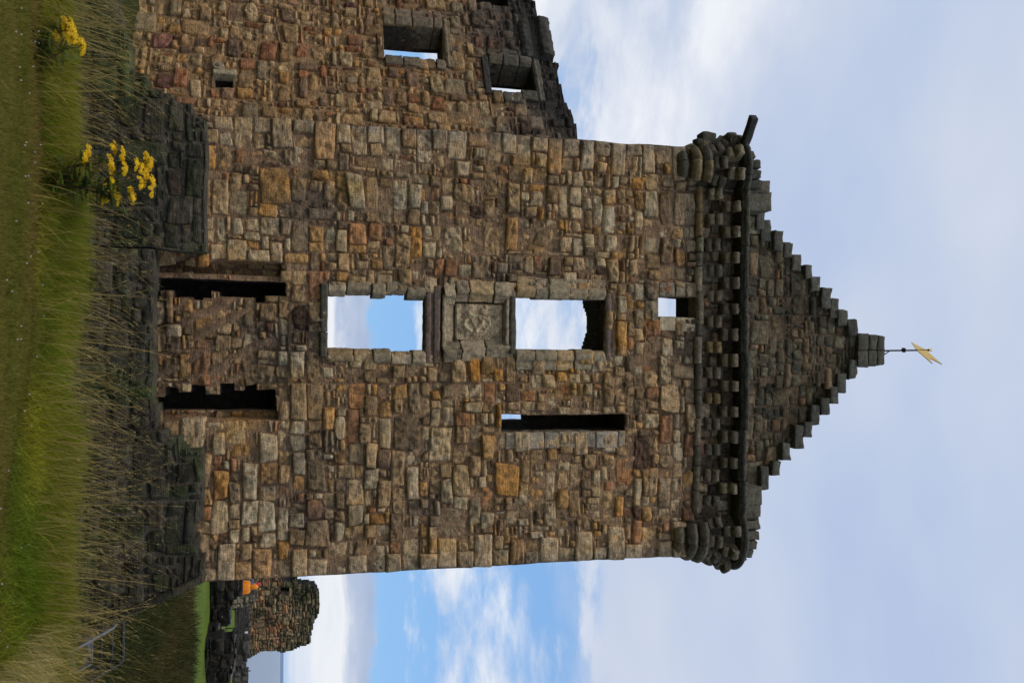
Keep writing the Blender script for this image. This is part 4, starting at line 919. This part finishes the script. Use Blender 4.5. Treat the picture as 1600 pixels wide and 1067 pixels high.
# ================================================================== GRASS AND RAGWORT
def blades(mb, base, h, lean, wid, col, seg=3, tip=None, droop=0.0):
    n = len(base); t = np.linspace(0, 1, seg+1)
    yaw = rng.uniform(0, math.pi, n); sv = np.stack([np.cos(yaw), np.sin(yaw)*.4, 0*yaw], 1)
    P = base[:, None, :]+np.stack([lean[:, 0, None]*t**1.7, lean[:, 1, None]*t**1.7, h[:, None]*(t-droop*t**3)], 2)
    wv = wid[:, None]*np.clip(1-t**1.5, .06, 1)[None]
    L = P-sv[:, None]*wv[..., None]; Rr = P+sv[:, None]*wv[..., None]
    V = np.stack([L, Rr], 2).reshape(-1, 3); k = seg+1
    i = (np.arange(n)*k*2)[:, None]+(np.arange(seg)*2)[None]
    q = np.stack([i, i+1, i+3, i+2], -1).reshape(-1, 4)
    tipc = col if tip is None else tip
    C = col[:, None]+(tipc-col)[:, None]*(t**.8)[None, :, None]; mb.add(V, q, col=np.repeat(C[:, :, None], 2, 2).reshape(-1, 3))
    return P
def scatter(n, x0, x1, y0, y1, clump=0.0, sc=1.5, seed=0):
    X = rng.uniform(x0, x1, int(n*(1+2*clump))); Y = rng.uniform(y0, y1, len(X))
    if clump:
        k = vnoise(np.stack([X*sc, Y*sc, 0*X], 1), seed)*.5+.5; keep = rng.random(len(X)) < (1-clump)+clump*k**1.5*1.4; X, Y = X[keep], Y[keep]
    return np.stack([X, Y, ground_z(X, Y)], 1)
def tint(n, a, b, v=.25):
    f = rng.random((n, 1)); return np.clip((np.array(a)*(1-f)+np.array(b)*f)*np.exp(rng.normal(0, v, (n, 1))), .003, .7)
# mown strip
mb = MB(); B_ = scatter(70000, -3.6, 3.6, 4.7, 6.9); n = len(B_); lim = 6.15-.5*sstep(.1, 2.6, B_[:, 0])+.25*fbm(B_*.9, 2, 5); B_ = B_[B_[:, 1] < lim+.25]; n = len(B_)
pb = fbm(B_*[1.2, 3.5, 1], 3, 66)[:, None]; mx_ = np.clip(.45+.9*pb+.5*sstep(5.7, 6.1, B_[:, 1:2])*sstep(.6, -.4, B_[:, :1]), 0, 1)
blades(mb, B_, rng.uniform(.015, .045, n), rng.normal(0, .018, (n, 2)), rng.uniform(.0015, .003, n), tint(n, (.085, .095, .006), (.12, .125, .010))*(1-mx_)+tint(n, (.17, .125, .025), (.23, .16, .04))*mx_, 2)
k = 80; Dd = scatter(k, -3, 2.6, 5.3, 6.2)
for q in Dd: mb.tube([q+UPV*.03, q+UPV*.037], [.0042, .0042], 6, (.55, .55, .5))
tag(mb.build('lawn_grass', M_GRASS, smooth=False), 'short mown grass flecked with tiny white dots at the front of the bank', 'grass', kind='stuff')
# lush soft grass
mb = MB(); B_ = scatter(100000, -3.9, 4.2, 4.9, 7.3, .35, 1.3, 3); lim = 6.05-.75*sstep(-.4, 1.8, B_[:, 0])-.4*sstep(1.8, 3, B_[:, 0])+.22*fbm(B_*.9, 2, 5); B_ = B_[B_[:, 1] > lim]; n = len(B_)
pt = fbm(B_*[.9, 1.4, 1], 3, 31); hh = rng.uniform(.06, .20, n)*(1+1.5*pt)*(1+.5*fbm(B_*4, 2, 38))*sstep(0, .4, B_[:, 1]-(6.0-.75*sstep(-.4, 1.8, B_[:, 0])-.4*sstep(1.8, 3, B_[:, 0])))+.04
mix_ = np.clip(.06+1.2*pt[:, None]+rng.normal(0, .22, (n, 1))+.35*sstep(1.8, 3.2, B_[:, :1]), 0, 1)
yel = np.clip(.25+1.5*fbm(B_*[1.5, 2.2, 1]+40, 3, 37)[:, None]+rng.normal(0, .15, (n, 1)), 0, 1)
gcol = (tint(n, (.085, .135, .004), (.14, .185, .006))*(1-yel)+tint(n, (.24, .25, .010), (.30, .27, .020))*yel)*(1-mix_)+tint(n, (.22, .18, .020), (.32, .22, .05))*mix_
blades(mb, B_, np.abs(hh), np.stack([rng.normal(.04, .07, n), rng.normal(0, .06, n)], 1), rng.uniform(.0014, .0032, n), gcol*.75, 3, gcol*1.1, .15)
tag(mb.build('lush_grass', M_GRASS, smooth=False), 'soft green grass growing thick on the bank', 'grass', kind='stuff')
# rusty undergrowth just over the edge + tall dry flowering stalks, blown to the right
mb = MB(); B_ = scatter(1500, -4.0, 4.2, 5.9, 7.2, .6, 1.3, 8); n = len(B_); 
blades(mb, B_, rng.uniform(.08, .34, n), np.stack([rng.normal(.08, .10, n), rng.normal(0, .1, n)], 1), rng.uniform(.0012, .0026, n), tint(n, (.14, .15, .012), (.26, .17, .035)), 4, tint(n, (.36, .25, .06), (.40, .31, .10)), .15)
def stalks(n, x0, x1, y0, y1, hlo, hhi, clump, seed, lx=.20):
    B_ = scatter(n, x0, x1, y0, y1, clump, 1.4, seed); n = len(B_); h_ = rng.uniform(hlo, hhi, n)*rng.choice([1, 1, .8, 1.15], n)
    ln_ = np.stack([h_*rng.normal(lx, .24, n), h_*rng.normal(-.05, .18, n)], 1)
    c0 = tint(n, (.16, .15, .02), (.30, .22, .06)); c1 = tint(n, (.42, .29, .09), (.50, .38, .15))
    P = blades(mb, B_, h_, ln_, rng.uniform(.0015, .0026, n), c0, 6, c1, .14)
    # seed heads: little side branches over the last quarter
    tp, pv_ = P[:, -1], P[:, -2]
    for k in range(4):
        f = rng.uniform(0, 1.0, n)[:, None]; b = pv_+(tp-pv_)*f; g_ = (tp-pv_); L = rng.uniform(.012, .036, n)*(1.15-f[:, 0])
        gd = g_/(np.linalg.norm(g_, axis=1, keepdims=True)+1e-6); blades(mb, b, np.abs(L*(gd[:, 2]+.3)), np.stack([L*(gd[:, 0]*1.2+rng.normal(0, .35, n)), L*rng.normal(0, .35, n)], 1), rng.uniform(.0010, .0022, n), c1, 2)
stalks(430, -3.9, 1.0, 6.1, 7.1, .28, .78, .8, 12); stalks(360, .2, 3.2, 5.9, 7.1, .30, .88, .7, 13); stalks(420, 1.7, 3.3, 5.2, 6.8, .28, .62, .4, 14, .3); stalks(240, -3.6, -1.7, 6.0, 7.0, .45, .95, .3, 15)
tag(mb.build('dry_grass', M_GRASS, smooth=False), 'tall dry straw-coloured grass with seed heads along the edge of the ditch', 'grass', kind='stuff')
# pale tussock at the right-hand corner
mb = MB(); B_ = scatter(8000, 1.75, 3.6, 4.6, 6.1, .4, 2, 18); n = len(B_)
blades(mb, B_, rng.uniform(.10, .30, n), np.stack([rng.normal(.14, .10, n), rng.normal(0, .08, n)], 1), rng.uniform(.0012, .0028, n), tint(n, (.20, .17, .03), (.34, .23, .07)), 4, tint(n, (.55, .40, .16), (.68, .52, .24)), .2)
tag(mb.build('straw_tussock', M_GRASS, smooth=False), 'pale straw tussocks in the near right-hand corner of the bank', 'grass', kind='stuff')
# rough grass on the far side of the ditch
mb = MB(); B_ = scatter(42000, 3.6, 17, 20.5, 29.6, .3, .5, 19); n = len(B_); pt = fbm(B_*.5, 3, 41)[:, None]
gc = tint(n, (.030, .042, .010), (.05, .058, .014))*(1-np.clip(pt*2+.25, 0, 1))+tint(n, (.085, .062, .020), (.12, .09, .03))*np.clip(pt*2+.25, 0, 1)
blades(mb, B_, rng.uniform(.12, .38, n), rng.normal(0, .12, (n, 2)), rng.uniform(.006, .014, n), gc*.8, 3, gc*1.1, .15)
tag(mb.build('ditch_grass', M_GRASS, smooth=False), 'dark rough grass on the far slope of the ditch', 'grass', kind='stuff')

def ragwort(base_px, Y, heads, label, seed):
    r = np.random.default_rng(seed); b0 = U(base_px[0], base_px[1], Y=Y); b0[2] = float(ground_z(b0[0], Y)); root = tag(empty('ragwort', b0), label, 'plant', 'ragwort in flower on the bank')
    hp = [U(x, y, Y=Y+r.uniform(-.12, .12)) for x, y in heads]; hp = np.array(hp)
    mains = []
    for k in range(max(2, len(heads)//4)):
        tg = hp[r.integers(len(hp))]; st = b0+np.array([r.uniform(-.05, .05), r.uniform(-.05, .05), -.02]); md = st+(tg-st)*.62+np.array([r.normal(0, .02), r.normal(0, .02), 0])
        mb = MB(); mb.tube([st, st+(md-st)*.5+np.array([r.normal(0, .015), 0, 0]), md], [.006, .005, .004], 6, (.085, .045, .022)); part(mb, 'stem', M_LEAF, root); mains.append((st, md))
    for hpt in hp:
        st, md = min(mains, key=lambda m_: np.linalg.norm(m_[1]-hpt)); a_ = st+(md-st)*r.uniform(.72, 1)
        mb = MB(); mb.tube([a_, (a_+hpt)/2+np.array([0, 0, -.015]), hpt-UPV*.012], [.0035, .003, .0025], 5, (.07, .09, .02)); part(mb, 'stem', M_LEAF, root)
        mb = MB(); nf = int(r.integers(20, 30))
        for f in range(nf):
            q = r.normal(0, 1, 3); q /= np.linalg.norm(q); q[2] = abs(q[2])*.6; c_ = hpt+q*np.array([.050, .050, .040])*r.uniform(.5, 1.1); nrm = q+np.array([0, -.4, .9])+r.normal(0, .25, 3); nrm /= np.linalg.norm(nrm)
            a1 = np.cross(nrm, [1, 0, .1]); a1 /= np.linalg.norm(a1); a2 = np.cross(nrm, a1); rad = r.uniform(.0125, .017); m_ = 22
            th = np.arange(m_)/m_*2*math.pi; rr_ = np.where(np.arange(m_) % 2 == 0, rad, rad*.62)
            ring = c_+rr_[:, None]*(np.cos(th)[:, None]*a1+np.sin(th)[:, None]*a2)-nrm*.0025; yc = np.array([.90, .60, .010])*r.uniform(.75, 1.1)
            mb.add(np.vstack([ring, c_]), t=[(i, (i+1) % m_, m_) for i in range(m_)], col=yc)
            mb.tube([c_-nrm*.001, c_+nrm*.0035], [.0042, .003], 6, (.62, .30, .012)); mb.tube([c_-nrm*.009, c_-nrm*.002], [.002, .004], 5, (.08, .11, .02))
        part(mb, 'flower_head', M_PETAL, root)
    mb = MB()
    for k in range(150 if len(heads) > 15 else 60):
        st, md = mains[r.integers(len(mains))]; p_ = st+(md-st)*r.uniform(.05, 1.35)+r.normal(0, .02, 3); a = r.uniform(0, 2*math.pi); L = r.uniform(.05, .13); d = np.array([math.cos(a), math.sin(a), r.uniform(-.1, .5)]); d /= np.linalg.norm(d); sd_ = np.cross(d, UPV); sd_ /= np.linalg.norm(sd_)
        g_ = np.clip(np.array([.060, .095, .014])*r.uniform(.6, 1.6)+(np.array([.10, .05, 0]) if r.random() < .12 else 0), 0, 1)
        for s in range(5):                                              # ragged, lobed leaf
            q = p_+d*L*s/5; w_ = L*.30*math.sin(math.pi*(s+.8)/6)
            for sg in (-1, 1): mb.add([q, q+d*L*.22, q+d*L*.26+sd_*sg*w_-UPV*.004, q+d*L*.10+sd_*sg*w_*.8], q=[[0, 1, 2, 3]], col=g_)
    part(mb, 'leaves', M_LEAF, root)
ragwort((52, 283), 6.25, [(137, 237), (132, 244), (176, 232), (190, 241), (171, 254), (174, 262), (227, 247), (234, 254), (212, 257), (219, 265), (228, 268), (224, 279), (218, 285), (237, 287), (235, 297), (161, 290), (173, 282), (176, 297), (167, 305), (158, 312), (183, 311), (203, 302), (206, 307), (195, 262)],
        'tall branching ragwort with many yellow flower heads in front of the dark pier', 51)
ragwort((60, 84), 6.1, [(87, 56), (100, 39), (112, 46), (116, 58), (125, 68), (99, 49), (110, 39), (107, 57), (128, 74), (66, 64)], 'smaller ragwort with a loose yellow cluster, nearer the upper left corner of the photo', 52)
